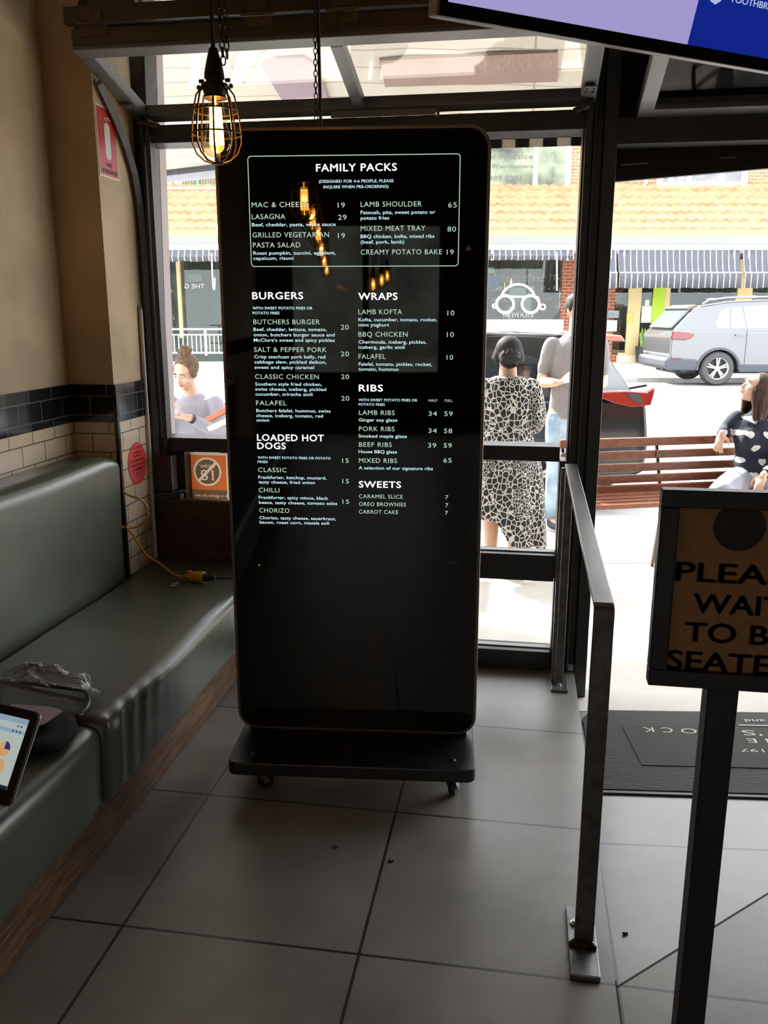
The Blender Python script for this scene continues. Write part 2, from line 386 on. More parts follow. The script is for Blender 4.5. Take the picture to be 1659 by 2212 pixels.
for x in (-1.475, -.90, -.615, -.02):
    q = MB(); q.box((x-.035,YA-.024,ZA+.064), (x+.035,YA-.019,ZA+.095)); q.box((x-.05,YA-.017,ZA+.020), (x+.05,YA-.011,ZA+.050)); q.cyl((x-.055,YA-.028,ZA+.056), (x+.055,YA-.028,ZA+.056), .006, seg=8)
    for dx in (-.03, .0, .03): q.cyl((x+dx,YA-.030,ZA+.085), (x+dx,YA-.020,ZA+.085), .004, seg=8)
    q.build('hinge', M_brass, s2)
q = MB(); q.box((-1.50,YA+.0,ZA+.115), (-1.33,YA+.03,ZA+.14)); q.cyl((-1.36,YA-.005,ZA+.15), (-1.25,YA-.005,ZA+.15), .012, seg=10); q.box((-1.48,YA-.005,ZA+.14), (-1.44,YA+.02,ZA+.19))
q.build('latch', M_bronze, s2)
# lock plates at the wall-side corners of the lower sash
for x in (-1.54, .196):
    q = MB(); q.cyl((x,3.40,2.225), (x+(.09 if x < 0 else -.05),3.40,2.205), .011, seg=10); q.build('roller_pin', M_bronze, s1)
    q = MB(); q.box((x-.02,3.30,2.262), (x+.02,3.45,2.268))
    for k in range(6): q.cyl((x-.012+(k % 2)*.024,3.32+.04*(k//2),2.255), (x-.012+(k % 2)*.024,3.32+.04*(k//2),2.262), .0045, seg=6)
    q.build('corner_plate', M_grey, s1)
q = MB(); q.box((-.76,3.405,2.216), (-.36,3.42,2.236)); q.cyl((-.35,3.40,2.236), (-.35,3.40,2.205), .006, seg=8); q.build('catch_bar', M_grey, s1)
s3, P3, sl3 = sash('window_sash', .375, 2.33, YA, ZA-.02, 3.47, 2.205, 'grey sash folded up over the open doorway under the television', 'window', g, pane=glass('dim_window_glass', (.8,.8,.8), .15))
mb = MB(); mb.box((.312,3.46,2.10), (2.35,3.56,2.19)); struct(mb.build('trim_9', M_black))
# dark canvas drop awning outside the doorway with a drooping lower edge
mb = MB(); mb.prism([(.30,2.00), (2.4,2.13), (2.4,2.965), (.30,2.965)], lambda u, v, d: (u, d, v), 3.581, 3.605)
aw = empty('drop_awning', (1.3,3.6,3.02), 'dark canvas drop blind hanging over the open doorway', 'blind')
mb.build('canvas', mat('dark_canvas', (.022,.018,.015), .8, bump=.1, bscale=300), aw)
mb = MB(); mb.bar((.30,3.597,2.0), (2.4,3.597,2.13), .03, .03); mb.build('bottom_bar', M_black2, aw)
mb = MB(); mb.bar((.345,3.579,2.045), (.44,3.579,2.05), .006, .006); mb.build('clip', M_grey, aw)
mb = MB(); mb.bar((.70,3.579,2.06), (.76,3.579,2.063), .005, .005); mb.build('clip', M_grey, aw)

# ------------------------------------------------------------------ green leather bench along the left wall
M_leather = mat('grey_green_leather', (.082,.094,.066), .33, var=.18, vscale=3, bump=.22, bscale=7, spec=.6)
M_plank = wood('scuffed_brown_timber', (.045,.018,.007), (.25,.125,.052), .5, (16,1.6,16), 5)
bench = empty('banquette_bench', (-1.4,1.2,0), 'long grey-green leather bench along the tiled wall on a scuffed timber plinth', 'bench')
mb = MB(); mb.box((-1.54,-2.5,0), (-1.13,3.372,.178)); mb.build('plinth', M_plank, bench, bevel=.004)
def cushion(nm, prof, ya, yb, wob=0, n=40, sd=1):
    """upholstery of constant profile [(x,z)] from ya to yb with soft ends"""
    mb = MB(); rings = []
    cx = sum(p[0] for p in prof)/len(prof); cz = sum(p[1] for p in prof)/len(prof)
    for i in range(n+1):
        t = i/n; y = ya+(yb-ya)*t; e = min(t, 1-t)*(yb-ya); k = 1-.05*max(0, 1-e/.03)**2
        ph = y*5+sd
        q = y-ya; rings.append([Vector((cx+(x-cx)*k + wob*.5*math.sin(ph*2.3+z*9) + (.006*math.sin(q*75+8*math.sin(z*9))*math.exp(-q/.16)*min(1, q/.03) if x > -1.12 and z > .2 else 0), y, cz+(z-cz)*k + wob*math.sin(ph+x*7))) for x, z in prof])
    mb.loft(rings); return mb.build(nm, M_leather, bench, smooth=True, angle=70)
def roundprof(pts, r, seg=5):
    out = []; n = len(pts)
    for i in range(n):
        p, a, b = Vector(pts[i]), Vector(pts[i-1]), Vector(pts[(i+1) % n]); rr = r[i] if isinstance(r, (list, tuple)) else r
        u, v = (a-p).normalized(), (b-p).normalized(); s, e = p+u*rr, p+v*rr
        for k in range(seg+1):
            t = k/seg; out.append(tuple((s*(1-t)+p*t)*(1-t) + (p*(1-t)+e*t)*t))
    return out
seat = roundprof([(-1.552,.182), (-1.075,.182), (-1.055,.432), (-1.552,.45)], [.02,.02,.045,.02])
cushion('seat_cushion', seat, 1.925, 3.372, .004, 140, 1)
seat2 = roundprof([(-1.552,.182), (-1.08,.182), (-1.065,.425), (-1.552,.443)], [.02,.02,.045,.02])
cushion('seat_cushion', seat2, -2.5, 1.915, .004, 60, 2)
back = roundprof([(-1.735,.30), (-1.575,.30), (-1.553,.925), (-1.60,.958), (-1.735,.945)], [.02,.02,.03,.03,.01])
cushion('backrest', back, -2.5, YP-.02, .003, 60, 3)
# low timber screen at the end of the bench
mb = MB(); mb.box((XP+.01,3.376,0), (-.99,3.396,.70)); pan = empty('timber_screen', (-1.28,3.385,0), 'low dark timber panel closing the far end of the bench', 'panel')
mb.build('board', wood('dark_stained_ply', (.030,.012,.007), (.075,.030,.016), .5, (2,12,14), 6), pan)
mb = MB(); mb.box((XP+.01,3.368,.70), (-.985,3.405,.712)); mb.build('cap', wood('cap_timber', (.06,.04,.025), (.15,.11,.075), .5, (2,14,14)), pan, bevel=.002)
# ================================================================== DIGITAL MENU KIOSK
KA = math.radians(5.5); KO = Vector((-.5,2.5,0)); KU = Vector((math.cos(KA), math.sin(KA), 0)); KN = Vector((-math.sin(KA), math.cos(KA), 0))
def kpix(px, py): p = onP(px, py, KO, KN); return (p-KO).dot(KU), p.z
kiosk = empty('menu_kiosk', KO, 'tall black digital menu board on a wheeled base in the middle of the room', 'menu board', rz=KA)
M_kglass = mat('black_screen_glass', (.0035,.0035,.004), .02, spec=.5)
M_kblack = mat('black_powder_coat', (.010,.010,.011), .38, bump=.03, bscale=400)
M_alu = mat('bronze_anodised_rim', (.20,.155,.11), .38, metal=.6)
KL, KR, KB, KT = -.392, .391, .150, 2.000
def rrect(x0, x1, z0, z1, r, seg=8):
    o = []
    for cx, cz, a0 in ((x1-r,z1-r,0), (x0+r,z1-r,PI/2), (x0+r,z0+r,PI), (x1-r,z0+r,1.5*PI)):
        for k in range(seg+1): a = a0+PI/2*k/seg; o.append((cx+r*math.cos(a), cz+r*math.sin(a)))
    return o
km = lambda u, v, d: (u, d, v)
mb = MB(); mb.prism(rrect(KL, KR, KB, KT, .062), km, .003, .075); mb.build('housing', M_alu, kiosk, world=False, bevel=.003)
mb = MB(); mb.prism(rrect(KL+.010, KR-.010, KB+.010, KT-.010, .053), km, 0, .0045); kgl = mb.build('front_glass', M_kglass, kiosk, world=False)
mb = MB(); mb.prism(rrect(-.358, .362, .135, .150, .002, 2), km, .02, .06); mb.build('foot', M_kblack, kiosk, world=False)
# wheeled plinth
mb = MB(); mb.prism(rrect(-.385, .385, -.215, .235, .03), lambda u, v, d: (u, v+.02, d), .092, .135); mb.build('base_plate', M_kblack, kiosk, world=False, bevel=.004)
M_bolt = mat('dark_steel_bolt', (.06,.06,.07), .3, metal=.8)
for x in (-.31, .312): mb = MB(); mb.lathe([(.0,.1395), (.008,.139), (.013,.136), (.013,.134)], (x,-.135,0), 16); mb.build('bolt', M_bolt, kiosk, world=False, smooth=True)
M_steel = mat('bright_zinc', (.45,.43,.40), .28, metal=1); M_rubber = mat('black_rubber', (.012,.012,.012), .5)
for x, y, a in ((-.305,-.115,.5), (.312,-.13,1.2), (-.305,.17,.2), (.305,.17,-.4)):
    c = empty('caster', (x,y,0), parent=kiosk, rz=a)
    mb = MB(); mb.box((-.03,-.03,.087), (.03,.03,.092)); mb.cyl((0,0,.075), (0,0,.088), .02)
    for s in (-1, 1): mb.prism([(-.016,.078), (.016,.078), (.034,.026), (.018,.022)], lambda u, v, d: (u, d, v), s*.014, s*.017)
    mb.cyl((.026,-.019,.028), (.026,.019,.028), .005, seg=8); mb.build('fork', M_steel, c, world=False)
    mb = MB(); mb.lathe([(.006,-.011), (.024,-.011), (.028,-.006), (.028,.006), (.024,.011), (.006,.011)], (.026,0,.028), 20, 'Y'); mb.build('wheel', M_rubber, c, world=False, smooth=True)
# the lit menu
CW, CG, CC = emit('menu_white', (.92,1,1), 1.5), emit('menu_green_white', (.56,.78,.62), .85), emit('menu_pale_cyan', (.62,.92,.98), 1.0)
K = .3617; C1 = lambda x, y: kpix(480+x*K, 270+y*K); C2 = lambda x, y: kpix(480+x*K, 780+y*K)
TY = -.0008
kmap = lambda u, v: (u, TY, v)
kw, kg, kc = 'menu_heading', 'menu_dish_names', 'menu_descriptions'; MENU = {}
HD, IT, DE, SU, SM = .0208, .0146, .0100, .0082, .0078
def put(c, txt, l, r, b, cap, kind, bold):
    up = c is C1; left = l < 780
    if up and b < 880: sec = 'family packs'
    elif left: sec = 'burgers' if up or b < 380 else 'hot dogs'
    else: sec = 'wraps' if up or b < 70 else ('ribs' if b < 670 else 'sweets')
    mbx = kind if isinstance(kind, MB) else MENU.setdefault((sec, kind), MB())
    (u0, v0), (u1, v1) = c(l, b), c(r, b); letter(mbx, txt, kmap, u0, u1, v0, cap, bold, 3, 1.10 if kind in (kw, kg) else 1.03)
for t, l, r, b in (('FAMILY PACKS',562,1042,278), ('BURGERS',181,483,1040), ('WRAPS',814,1046,1044)): put(C1, t, l, r, b, HD, kw, .016)
for t, l, r, b in (('LOADED HOT',210,606,475), ('DOGS',211,379,524), ('RIBS',817,959,180), ('SWEETS',817,1067,754)): put(C2, t, l, r, b, HD, kw, .016)
for t, l, r, b in (('(DESIGNED FOR 4-6 PEOPLE, PLEASE',578,1023,346), ('INQUIRE WHEN PRE-ORDERING)',605,993,379), ('WITH SWEET POTATO FRIES OR',182,539,1102), ('POTATO FRIES',183,342,1131)): put(C1, t, l, r, b, SU, kc, .010)
for t, l, r, b in (('WITH SWEET POTATO FRIES OR POTATO',212,648,583), ('FRIES',212,272,608), ('WITH SWEET POTATO FRIES OR',815,1165,239), ('POTATO FRIES',815,971,266)): put(C2, t, l, r, b, SM, kc, .010)
for t, l, r, b in (('HALF',1233,1284,242), ('FULL',1330,1375,243)): put(C2, t, l, r, b, SM, kg, .006)
for t, l, r, b in (('MAC & CHEESE',177,507,492), ('19',690,733,494), ('LASAGNA',178,377,563), ('29',692,743,567), ('GRILLED VEGETARIAN',182,638,672), ('19',692,733,676), ('PASTA SALAD',184,467,732), ('LAMB SHOULDER',827,1192,489), ('65',1349,1401,493), ('MIXED MEAT TRAY',828,1213,633), ('80',1345,1396,637), ('CREAMY POTATO BAKE',828,1312,774), ('19',1341,1382,774), ('BUTCHERS BURGER',187,583,1190), ('20',709,756,1222), ('SALT & PEPPER PORK',191,624,1355), ('20',709,757,1381), ('LAMB KOFTA',814,1074,1130), ('10',1345,1386,1137), ('BBQ CHICKEN',814,1107,1264), ('10',1342,1383,1266), ('FALAFEL',815,976,1396), ('10',1340,1379,1402)): put(C1, t, l, r, b, IT, kg, 0)
for t, l, r, b in (('CLASSIC CHICKEN',197,577,106), ('20',711,758,107), ('FALAFEL',203,385,263), ('20',711,759,236), ('15',717,756,607), ('CLASSIC',215,385,662), ('15',718,757,730), ('CHILLI',219,342,782), ('15',719,758,852), ('CHORIZO',222,402,903), ('LAMB RIBS',817,1030,321), ('34',1232,1282,327), ('59',1326,1376,328), ('PORK RIBS',817,1029,417), ('34',1231,1281,429), ('58',1324,1373,430), ('BEEF RIBS',817,1013,511), ('39',1229,1278,516), ('59',1322,1371,517), ('MIXED RIBS',817,1044,606), ('65',1321,1370,606)): put(C2, t, l, r, b, IT, kg, 0)
for t, l, r, b in (('CARAMEL SLICE',817,1078,818), ('7',1332,1350,824), ('OREO BROWNIES',817,1097,864), ('7',1332,1350,871), ('CARROT CAKE',817,1051,910), ('7',1330,1349,917)): put(C2, t, l, r, b, .0125, kg, 0)
for t, l, r, b in (('Beef, cheddar, pasta, white sauce',178,678,606), ('Roast pumpkin, zuccini, eggplant,',186,677,775), ('capsicum, risoni',187,425,806), ('Fatoush, pita, sweet potato or',827,1272,533), ('potato fries',827,997,566), ('BBQ chicken, kofta, mixed ribs',827,1267,676), ('(beef, pork, lamb)',827,1087,709), ('Beef, cheddar, lettuce, tomato,',187,625,1230), ('onion, butchers burger sauce and',188,672,1262), ("McClure's sweet and spicy pickles",189,672,1294), ('Crisp szechuan pork belly, red',192,616,1393), ('cabbage slaw, pickled daikon,',193,622,1424), ('sweet and spicy caramel',194,549,1456), ('Kofta, cucumber, tomato, rocket,',814,1282,1172), ('mint yoghurt',814,997,1203), ('Chermoula, iceberg, pickles,',814,1220,1305), ('iceberg, garlic aioli',814,1090,1336)): put(C1, t, l, r, b, DE, kc, .008)
for t, l, r, b in (('Falafel, tomato, pickles, rocket,',815,1253,27), ('tomato, hummus',814,1053,57), ('Southern style fried chicken,',198,596,146), ('swiss cheese, iceberg, pickled',198,621,176), ('cucumber, sriracha aioli',199,540,206), ('Butchers falafel, hummus, swiss',204,647,304), ('cheese, iceberg, tomato, red',204,602,334), ('onion',205,281,361), ('Frankfurter, ketchup, mustard,',216,622,702), ('tasty cheese, fried onion',217,554,730), ('Frankfurter, spicy mince, black',219,633,822), ('beans, tasty cheese, tomato salsa',220,688,852), ('Chorizo, tasty cheese, sauerkraut,',223,679,943), ('bacon, roast corn, masala aoli',224,639,970), ('Ginger soy glaze',815,1046,360), ('Smoked maple glaze',815,1103,456), ('House BBQ glaze',815,1044,549), ('A selection of our signature ribs',815,1258,646)): put(C2, t, l, r, b, DE, kc, .008)
for (sec, kind), mbx in MENU.items():
    o = mbx.build(kind, {kw: CW, kg: CG, kc: CC}[kind], kiosk, world=False, recalc=False)
    o['label'] = {kw: 'bold white %s heading', kg: 'thin pale green %s dish names and prices', kc: 'small pale cyan %s lines'}[kind] % sec
# border of the first box
(u0, vt), (u1, _) = C1(151,185), C1(1425,185); (u2, vb), (u3, _) = C1(172,848), C1(1410,848)
ua, ub = (u0+u2)/2, (u1+u3)/2; vt2, vb2 = vt, vb
mb = MB(); o1 = rrect(ua, ub, vb2, vt2, .010, 5); o2 = rrect(ua+.0022, ub-.0022, vb2+.0022, vt2-.0022, .008, 5)
v = [Vector((a, TY, b)) for a, b in o1] + [Vector((a, TY, b)) for a, b in o2]; n = len(o1)
mb._add(v, [(i, (i+1) % n, n+(i+1) % n, n+i) for i in range(n)]); mb.build('menu_border', CG, kgl, world=False)
mb = MB(); (u, v) = C2(221,1218); mb.lathe([(0,-.0022), (.0016,-.001), (.0016,.001)], (u,0,v), 10, 'Y'); o = mb.build('power_light', emit('green_led', (.05,1,.15), 3), kgl, world=False); o['label'] = 'tiny green power light'
mb = MB(); put(C2, 'CHiQ', 1349, 1424, 1211, .0085, mb, .004); o = mb.build('maker_mark', mat('grey_print', (.16,.16,.16), .5), kgl, world=False, recalc=False); o['label'] = 'small grey maker lettering'
mb = MB(); mb.quad(*[(lambda q: (q[0], TY, q[1]))(C1(*c)) for c in ((1450,757), (1468,718), (1490,744))]); o = mb.build('triangle_mark', mat('grey_triangle', (.25,.25,.25), .5), kgl, world=False); o['label'] = 'small pale triangle'  # small grey triangle set on the screen glass
# faintly lit panel area
# ================================================================== PENDANT LAMPS
M_lampblk = mat('aged_black_iron', (.030,.020,.014), .45, metal=.5, var=.3, vscale=30)
M_cable = mat('black_cloth_cable', (.012,.010,.009), .7)
M_bulb = glass('amber_bulb_glass', (1,.86,.62), 1.2, haze=.02)
M_fil = emit('glowing_filament', (1,.42,.07), 40)
def link_chain(mb, p, q, L=.020, r=.0016):
    p, q = Vector(p), Vector(q); d = (q-p).normalized(); n = int((q-p).length/(L*.78))
    a = d.cross(Vector((0,1,0))).normalized(); b = d.cross(a)
    for k in range(n):
        c = p + d*(L*.78*(k+.5)); s = a if k % 2 else b
        pts = [c + d*(L*.5*math.sin(t)) + s*(L*.26*math.cos(t)) for t in [2*PI*j/10 for j in range(11)]]
        mb.tube(pts, r, 5, cap=False)
def lamp(name, loc, label, group, detail=True):
    """loc is the middle of the bulb"""
    x, y, z = loc; r = empty(name, loc, label, 'lamp', group)
    P = lambda dx, dy, dz: Vector((x+dx, y+dy, z+dz))
    mb = MB(); mb.tube([P(0,0,.138), P(0,0,.7), P(0,0,3.35-z)], .0048, 8); mb.build('cord', M_cable, r, smooth=True)
    if detail:
        mb = MB(); link_chain(mb, P(.022,0,3.34-z), P(.030,0,.115)); link_chain(mb, P(.010,0,.36), P(.022,0,.10)); mb.build('chain', M_lampblk, r)
    mb = MB(); mb.lathe([(.005,.145), (.009,.142), (.015,.120), (.0205,.096), (.0215,.084), (.018,.083), (.018,.072), (.024,.069), (.025,.058), (.022,.050), (.026,.045)], (x,y,z), 20); mb.build('socket', M_lampblk, r, smooth=True)
    for s in (-1, 1):
        mb = MB(); mb.cyl(P(s*.024,0,.080), P(s*.034,0,.080), .004, seg=8); mb.ell(P(s*.036,0,.068), (.005,.005,.005), u=8, v=6); mb.build('wing_screw', M_lampblk, r, smooth=True)
    cg = MB(); n = 8
    prof = [(.026,.070), (.040,.052), (.046,.028), (.050,0), (.053,-.028), (.0525,-.045), (.044,-.066), (.028,-.080), (.010,-.085)]
    for k in range(n):
        a = 2*PI*(k+.3)/n; cg.tube([P(pr*math.cos(a), pr*math.sin(a), pz) for pr, pz in prof], .0020, 6)
    for pr, pz in ((.0475,.020), (.053,-.026)):
        cg.tube([P(pr*math.cos(2*PI*j/24), pr*math.sin(2*PI*j/24), pz) for j in range(25)], .0019, 6, cap=False)
    cg.lathe([(.028,.073), (.030,.068), (.028,.063)], (x,y,z), 20, cap=False); cg.lathe([(.001,-.083), (.013,-.084), (.013,-.087), (.001,-.088)], (x,y,z), 14)
    cg.build('wire_cage', M_lampblk, r, smooth=True)
    mb = MB(); mb.lathe([(.012,.052), (.0145,.045), (.018,.020), (.024,-.010), (.031,-.036), (.0325,-.048), (.030,-.058), (.021,-.068), (.008,-.0725), (.001,-.073)], (x,y,z), 24, cap=False)
    b = mb.build('bulb', M_bulb, r, smooth=True, angle=180)
    mb = MB()
    for k in range(9):
        a = 2*PI*k/9; c, s = math.cos(a), math.sin(a)
        mb.tube([P(.010*c,.010*s,.028), P(.0135*c,.0135*s,-.046)], .0028, 5)
    mb.tube([P(0,0,-.062), P(0,0,.045)], .0015, 5)
    f = mb.build('filament', M_fil, b); f['label'] = 'glowing orange filament'
    ld = bpy.data.lights.new('bulb_light', 'POINT'); ld.energy = 5.0; ld.color = (1,.50,.16); ld.shadow_soft_size = .012
    lo = bpy.data.objects.new('bulb_light', ld); COL.objects.link(lo); lo.parent = r; lo.location = (0,0,-.008)
    return r
L0 = onY(467,262,1.88)
lamp('pendant_lamp', L0, 'caged filament lamp hanging on a cord and chain left of the menu board', 'caged filament lamps in a row')
def copy_tree(o, parent=None):
    c = o.copy(); COL.objects.link(c)
    if parent: c.parent = parent
    for ch in list(o.children): copy_tree(ch, c)
    return c
LP = [(-.693,.9,1.933), (-.704,.05,1.938), (-.73,-1.0,1.93), (-.757,-2.2,1.922), (-.784,-3.5,1.914), (-.35,-2.5,1.74), (-.26,-3.1,1.80), (-.19,-3.7,1.86)]
src = bpy.data.objects['pendant_lamp']
for k, q in enumerate(LP):
    c = copy_tree(src); c.location = q
    c['label'] = 'caged filament lamp further back in the row behind the viewer'
hc = empty('hanging_cable', onY(690,100,2.72), 'black cable and fine chain dropping behind the top of the menu board', 'cable')
p = onY(690,200,2.72); mb = MB(); mb.tube([(p.x,p.y,3.35), (p.x,p.y,2.3), (p.x+.004,p.y,1.90)], .0052, 8); mb.build('cable', M_cable, hc)
mb = MB(); link_chain(mb, (p.x-.006,p.y,3.34), (p.x-.012,p.y,1.95)); mb.build('chain', M_lampblk, hc)
mb = MB(); mb.tube([(p.x+.005,p.y,1.99), (p.x+.02,p.y,1.93), (p.x+.02,p.y,1.9)], .02, 8); mb.build('socket', M_lampblk, hc)

# ================================================================== TELEVISION
ta = math.radians(35); tu = Vector((math.cos(ta), math.sin(ta), 0)); tn = Vector((-math.sin(ta), math.cos(ta), 0))
TVc = onY(945,33,2.05)
tilt = math.radians(10); tup = (Vector((0,0,1))*math.cos(tilt) - tn*math.sin(tilt)).normalized(); tbk = tu.cross(tup).normalized()
if tbk.dot(tn) < 0: tbk = -tbk
T_ = lambda u, v, d: TVc + tu*u + tup*v + tbk*d
TW, TH = 1.23, .71
tv = empty('television', TVc + tu*TW/2 + tbk*.1, 'large wall television tilted down in the top right corner, purple and blue picture', 'television')
mb = MB(); mb.prism([(0,0), (TW,0), (TW,TH), (0,TH)], T_, .004, .05); mb.build('housing', mat('silver_grey_plastic', (.22,.21,.21), .3, metal=.3), tv, bevel=.006)
mb = MB()
for a, b, c, d in ((0,TW,0,.028), (0,TW,TH-.02,TH), (0,.02,.028,TH-.02), (TW-.02,TW,.028,TH-.02)): mb.prism([(a,c), (b,c), (b,d), (a,d)], T_, -.006, .006)
mb.build('bezel', mat('gloss_black_bezel', (.008,.007,.007), .15), tv)
BX = .745                                              # where purple meets blue
tsc = MB().quad(*[T_(u, v, .002) for u, v in ((.02,.028), (BX-.02,.028), (BX+.045,TH-.02), (.02,TH-.02))]).build('screen', emit('purple_picture', (.36,.31,.60), 1.0), tv); tsc['label'] = 'lilac part of the picture'
o = MB().quad(*[T_(u, v, .002) for u, v in ((BX-.02,.028), (TW-.02,.028), (TW-.02,TH-.02), (BX+.045,TH-.02))]).build('screen', emit('blue_picture', (.004,.018,.24), 1.0), tv); o['label'] = 'deep blue part of the picture'
def tpix(px, py): p = onP(px, py, TVc, tbk); return (p-TVc).dot(tu), (p-TVc).dot(tup)
mb = MB(); (ua, va), (ub, vb) = tpix(1577,5), tpix(1665,22)
letter(mb, 'TOOTHBRUSH', lambda u, v: T_(u, v, .0005), ua, ua+(ub-ua)*1.27, (va+vb)/2+.001, .016, .01)
mb.build('picture_lettering', emit('pale_lettering', (.45,.55,.80), 1.0), tsc)
mb = MB(); q = [tpix(*c) for c in ((1533,-10), (1535,2), (1545,10), (1558,2), (1560,-10))]; mb.quad(*[T_(u, v, .0005) for u, v in q]); mb.build('picture_mark', emit('pale_mark', (.40,.50,.72), 1.0), tsc)
mb = MB(); c = T_(TW/2, TH*.55, .05); mb.cyl(c, c+tbk*.12, .03); mb.cyl(c+tbk*.12-Vector((0,0,.05)), Vector((c.x+tbk.x*.12, c.y+tbk.y*.12, 3.35)), .022); mb.build('ceiling_mount', M_black2, tv)

# ================================================================== HANDRAIL, SIGN, MAT
hr = empty('handrail', (.19,2.5,0), 'flat steel handrail with two bolted posts beside the entry ramp', 'handrail')
M_rail = mat('brushed_dark_steel', (.125,.118,.108), .36, metal=.55, var=.35, vscale=6, stretch=(6,1,6))
xr, w2, yf, yr, zf, zr = .193, .0225, 1.80, 3.30, .872, .925
tp = .010
top = [(yr+.0,zr-.02), (yr,zr), (yf+.018,zf), (yf+.006,zf-.004), (yf,zf-.016), (yf,zf-.05)]
mb = MB(); outer = [(yr,zr), (yf+.02,zf), (yf+.006,zf-.005), (yf,zf-.018), (yf,.012)]; inner = [(yf+.014,.012), (yf+.014,zf-.018), (yf+.02,zf-.013), (yr,zr-.013)]
mb.prism(outer[:3]+[(yf+.001,zf-.013), (yf+.02,zf-.013), (yr,zr-.013)], lambda u, v, d: (xr+d, u, v), -w2, w2); mb.build('top_rail', M_rail, hr, bevel=.003)
mb = MB(); mb.box((xr-w2,yf,.01), (xr+w2,yf+.014,zf-.010)); mb.build('post', M_rail, hr, bevel=.002)
mb = MB(); mb.box((xr-w2+.005,yr-.012,.01), (xr+w2-.01,yr+.004,zr-.012)); mb.box((xr-w2-.012,yr+.004,.01), (xr-w2+.004,yr+.03,zr-.02)); mb.build('post', M_rail, hr, bevel=.002)
for y0_, y1_ in ((1.70,1.935), (3.235,3.40)):
    mb = MB(); mb.box((.157,y0_,0), (.225,y1_,.012)); bp_ = mb.build('foot_plate', mat('worn_zinc_plate', (.20,.205,.21), .35, metal=.7, var=.4, vscale=25), hr, bevel=.002)
    mb = MB(); yy = y0_+.045 if y0_ > 2 else y0_+.17; mb.lathe([(.011,.012), (.011,.016), (.006,.017), (.006,.022), (0,.022)], ((.19 if y0_ > 2 else .175),yy,0), 6); mb.build('bolt', M_steel, bp_)
mb = MB()
for k in range(10): mb.ell((xr-.03+.006*k, 1.795+.004*math.sin(k*2), .014), (.007,.010,.008+.003*(k % 3)), u=8, v=5)
mb.build('weld', mat('dark_weld', (.05,.05,.05), .4, metal=.7), hr, smooth=True)

SY = 1.40
sg = empty('wait_sign', onY(1565,2100,SY).xy.to_3d(), 'black framed sign on a post asking guests to wait, kraft brown face', 'sign')
spx = lambda px, py: (lambda p: (p.x, p.z))(onY(px, py, SY))
fl, ft = spx(1432,1058); _, fb = spx(1420,1482); cxs, _ = spx(1603,1270); fr = 2*cxs-fl
bt = spx(1470,1090)[0]-fl
f0 = MB(); smap = lambda u, v, d: (u, d, v)
for a, b, c, d in ((fl,fr,fb,fb+bt), (fl,fr,ft-bt,ft), (fl,fl+bt,fb+bt,ft-bt), (fr-bt,fr,fb+bt,ft-bt)): f0.prism([(a,c), (b,c), (b,d), (a,d)], smap, SY, SY+.028)
f0.build('frame', mat('black_sign_frame', (.012,.010,.009), .4), sg, bevel=.002)
mb = MB(); mb.box((fl+bt*.5,SY+.012,fb+bt*.5), (fr-bt*.5,SY+.02,ft-bt*.5)); face = mb.build('face', mat('kraft_brown_card', (.38,.235,.115), .7, var=.08, vscale=60), sg)
M_ink = mat('dark_ink', (.014,.014,.017), .6)
mb = MB(); LY = SY+.0115; lmap = lambda u, v: (u, LY, v)
for t, l, base in (('PLEASE',1462,1257), ('WAIT',1500,1326), ('TO BE',1481,1388), ('SEATED',1443,1449)):
    u0, v0 = spx(l, base); u1 = 2*cxs-u0; letter(mb, t, lmap, u0, u1, v0-.001, spx(l, base-43)[1]-v0, .030)
mb.build('lettering', M_ink, face, recalc=False)
(lcx, lcz), (lx0, _) = spx(1601,1142), spx(1544,1142); rr = lcx-lx0
mb = MB(); mb.lathe([(0,-.001), (rr,-.001), (rr,0), (0,0)], (lcx,LY,lcz), 48, 'Y'); lg = mb.build('logo_disc', M_ink, face)
mb = MB(); l2 = lambda u, v: (u, LY-.0016, v)
for t, k, dz, cp in (('THE',.16,.22,.08), ("BUTCHER'S",.74,-.10,.11), ('BLOCK',.36,-.36,.10)): letter(mb, t, l2, lcx-rr*k, lcx+rr*k, lcz+rr*dz, rr*cp, 0)
for dx in (-.08, .20): mb.box((lcx+rr*(dx-.02),LY-.0017,lcz+rr*.38), (lcx+rr*(dx+.02),LY-.0015,lcz+rr*.72)); 
mb.box((lcx+rr*.15,LY-.0017,lcz+rr*.55), (lcx+rr*.25,LY-.0015,lcz+rr*.74)); mb.box((lcx-rr*.12,LY-.0017,lcz-rr*.60), (lcx+rr*.12,LY-.0015,lcz-rr*.58))
mb.build('logo_lettering', mat('dim_grey_print', (.06,.05,.045), .6), lg, recalc=False)
pl_, _ = spx(1530,1500); pr_, _ = spx(1598,1500)
mb = MB(); mb.box((pl_,SY+.004,.01), (pr_,SY+.05,fb+.004)); mb.build('post', mat('matt_black_post', (.013,.012,.012), .45), sg, bevel=.003)
mb = MB(); mb.box((pl_-.12,SY-.15,0), (pr_+.12,SY+.14,.012)); mb.build('base_plate', M_kblack, sg, bevel=.003)

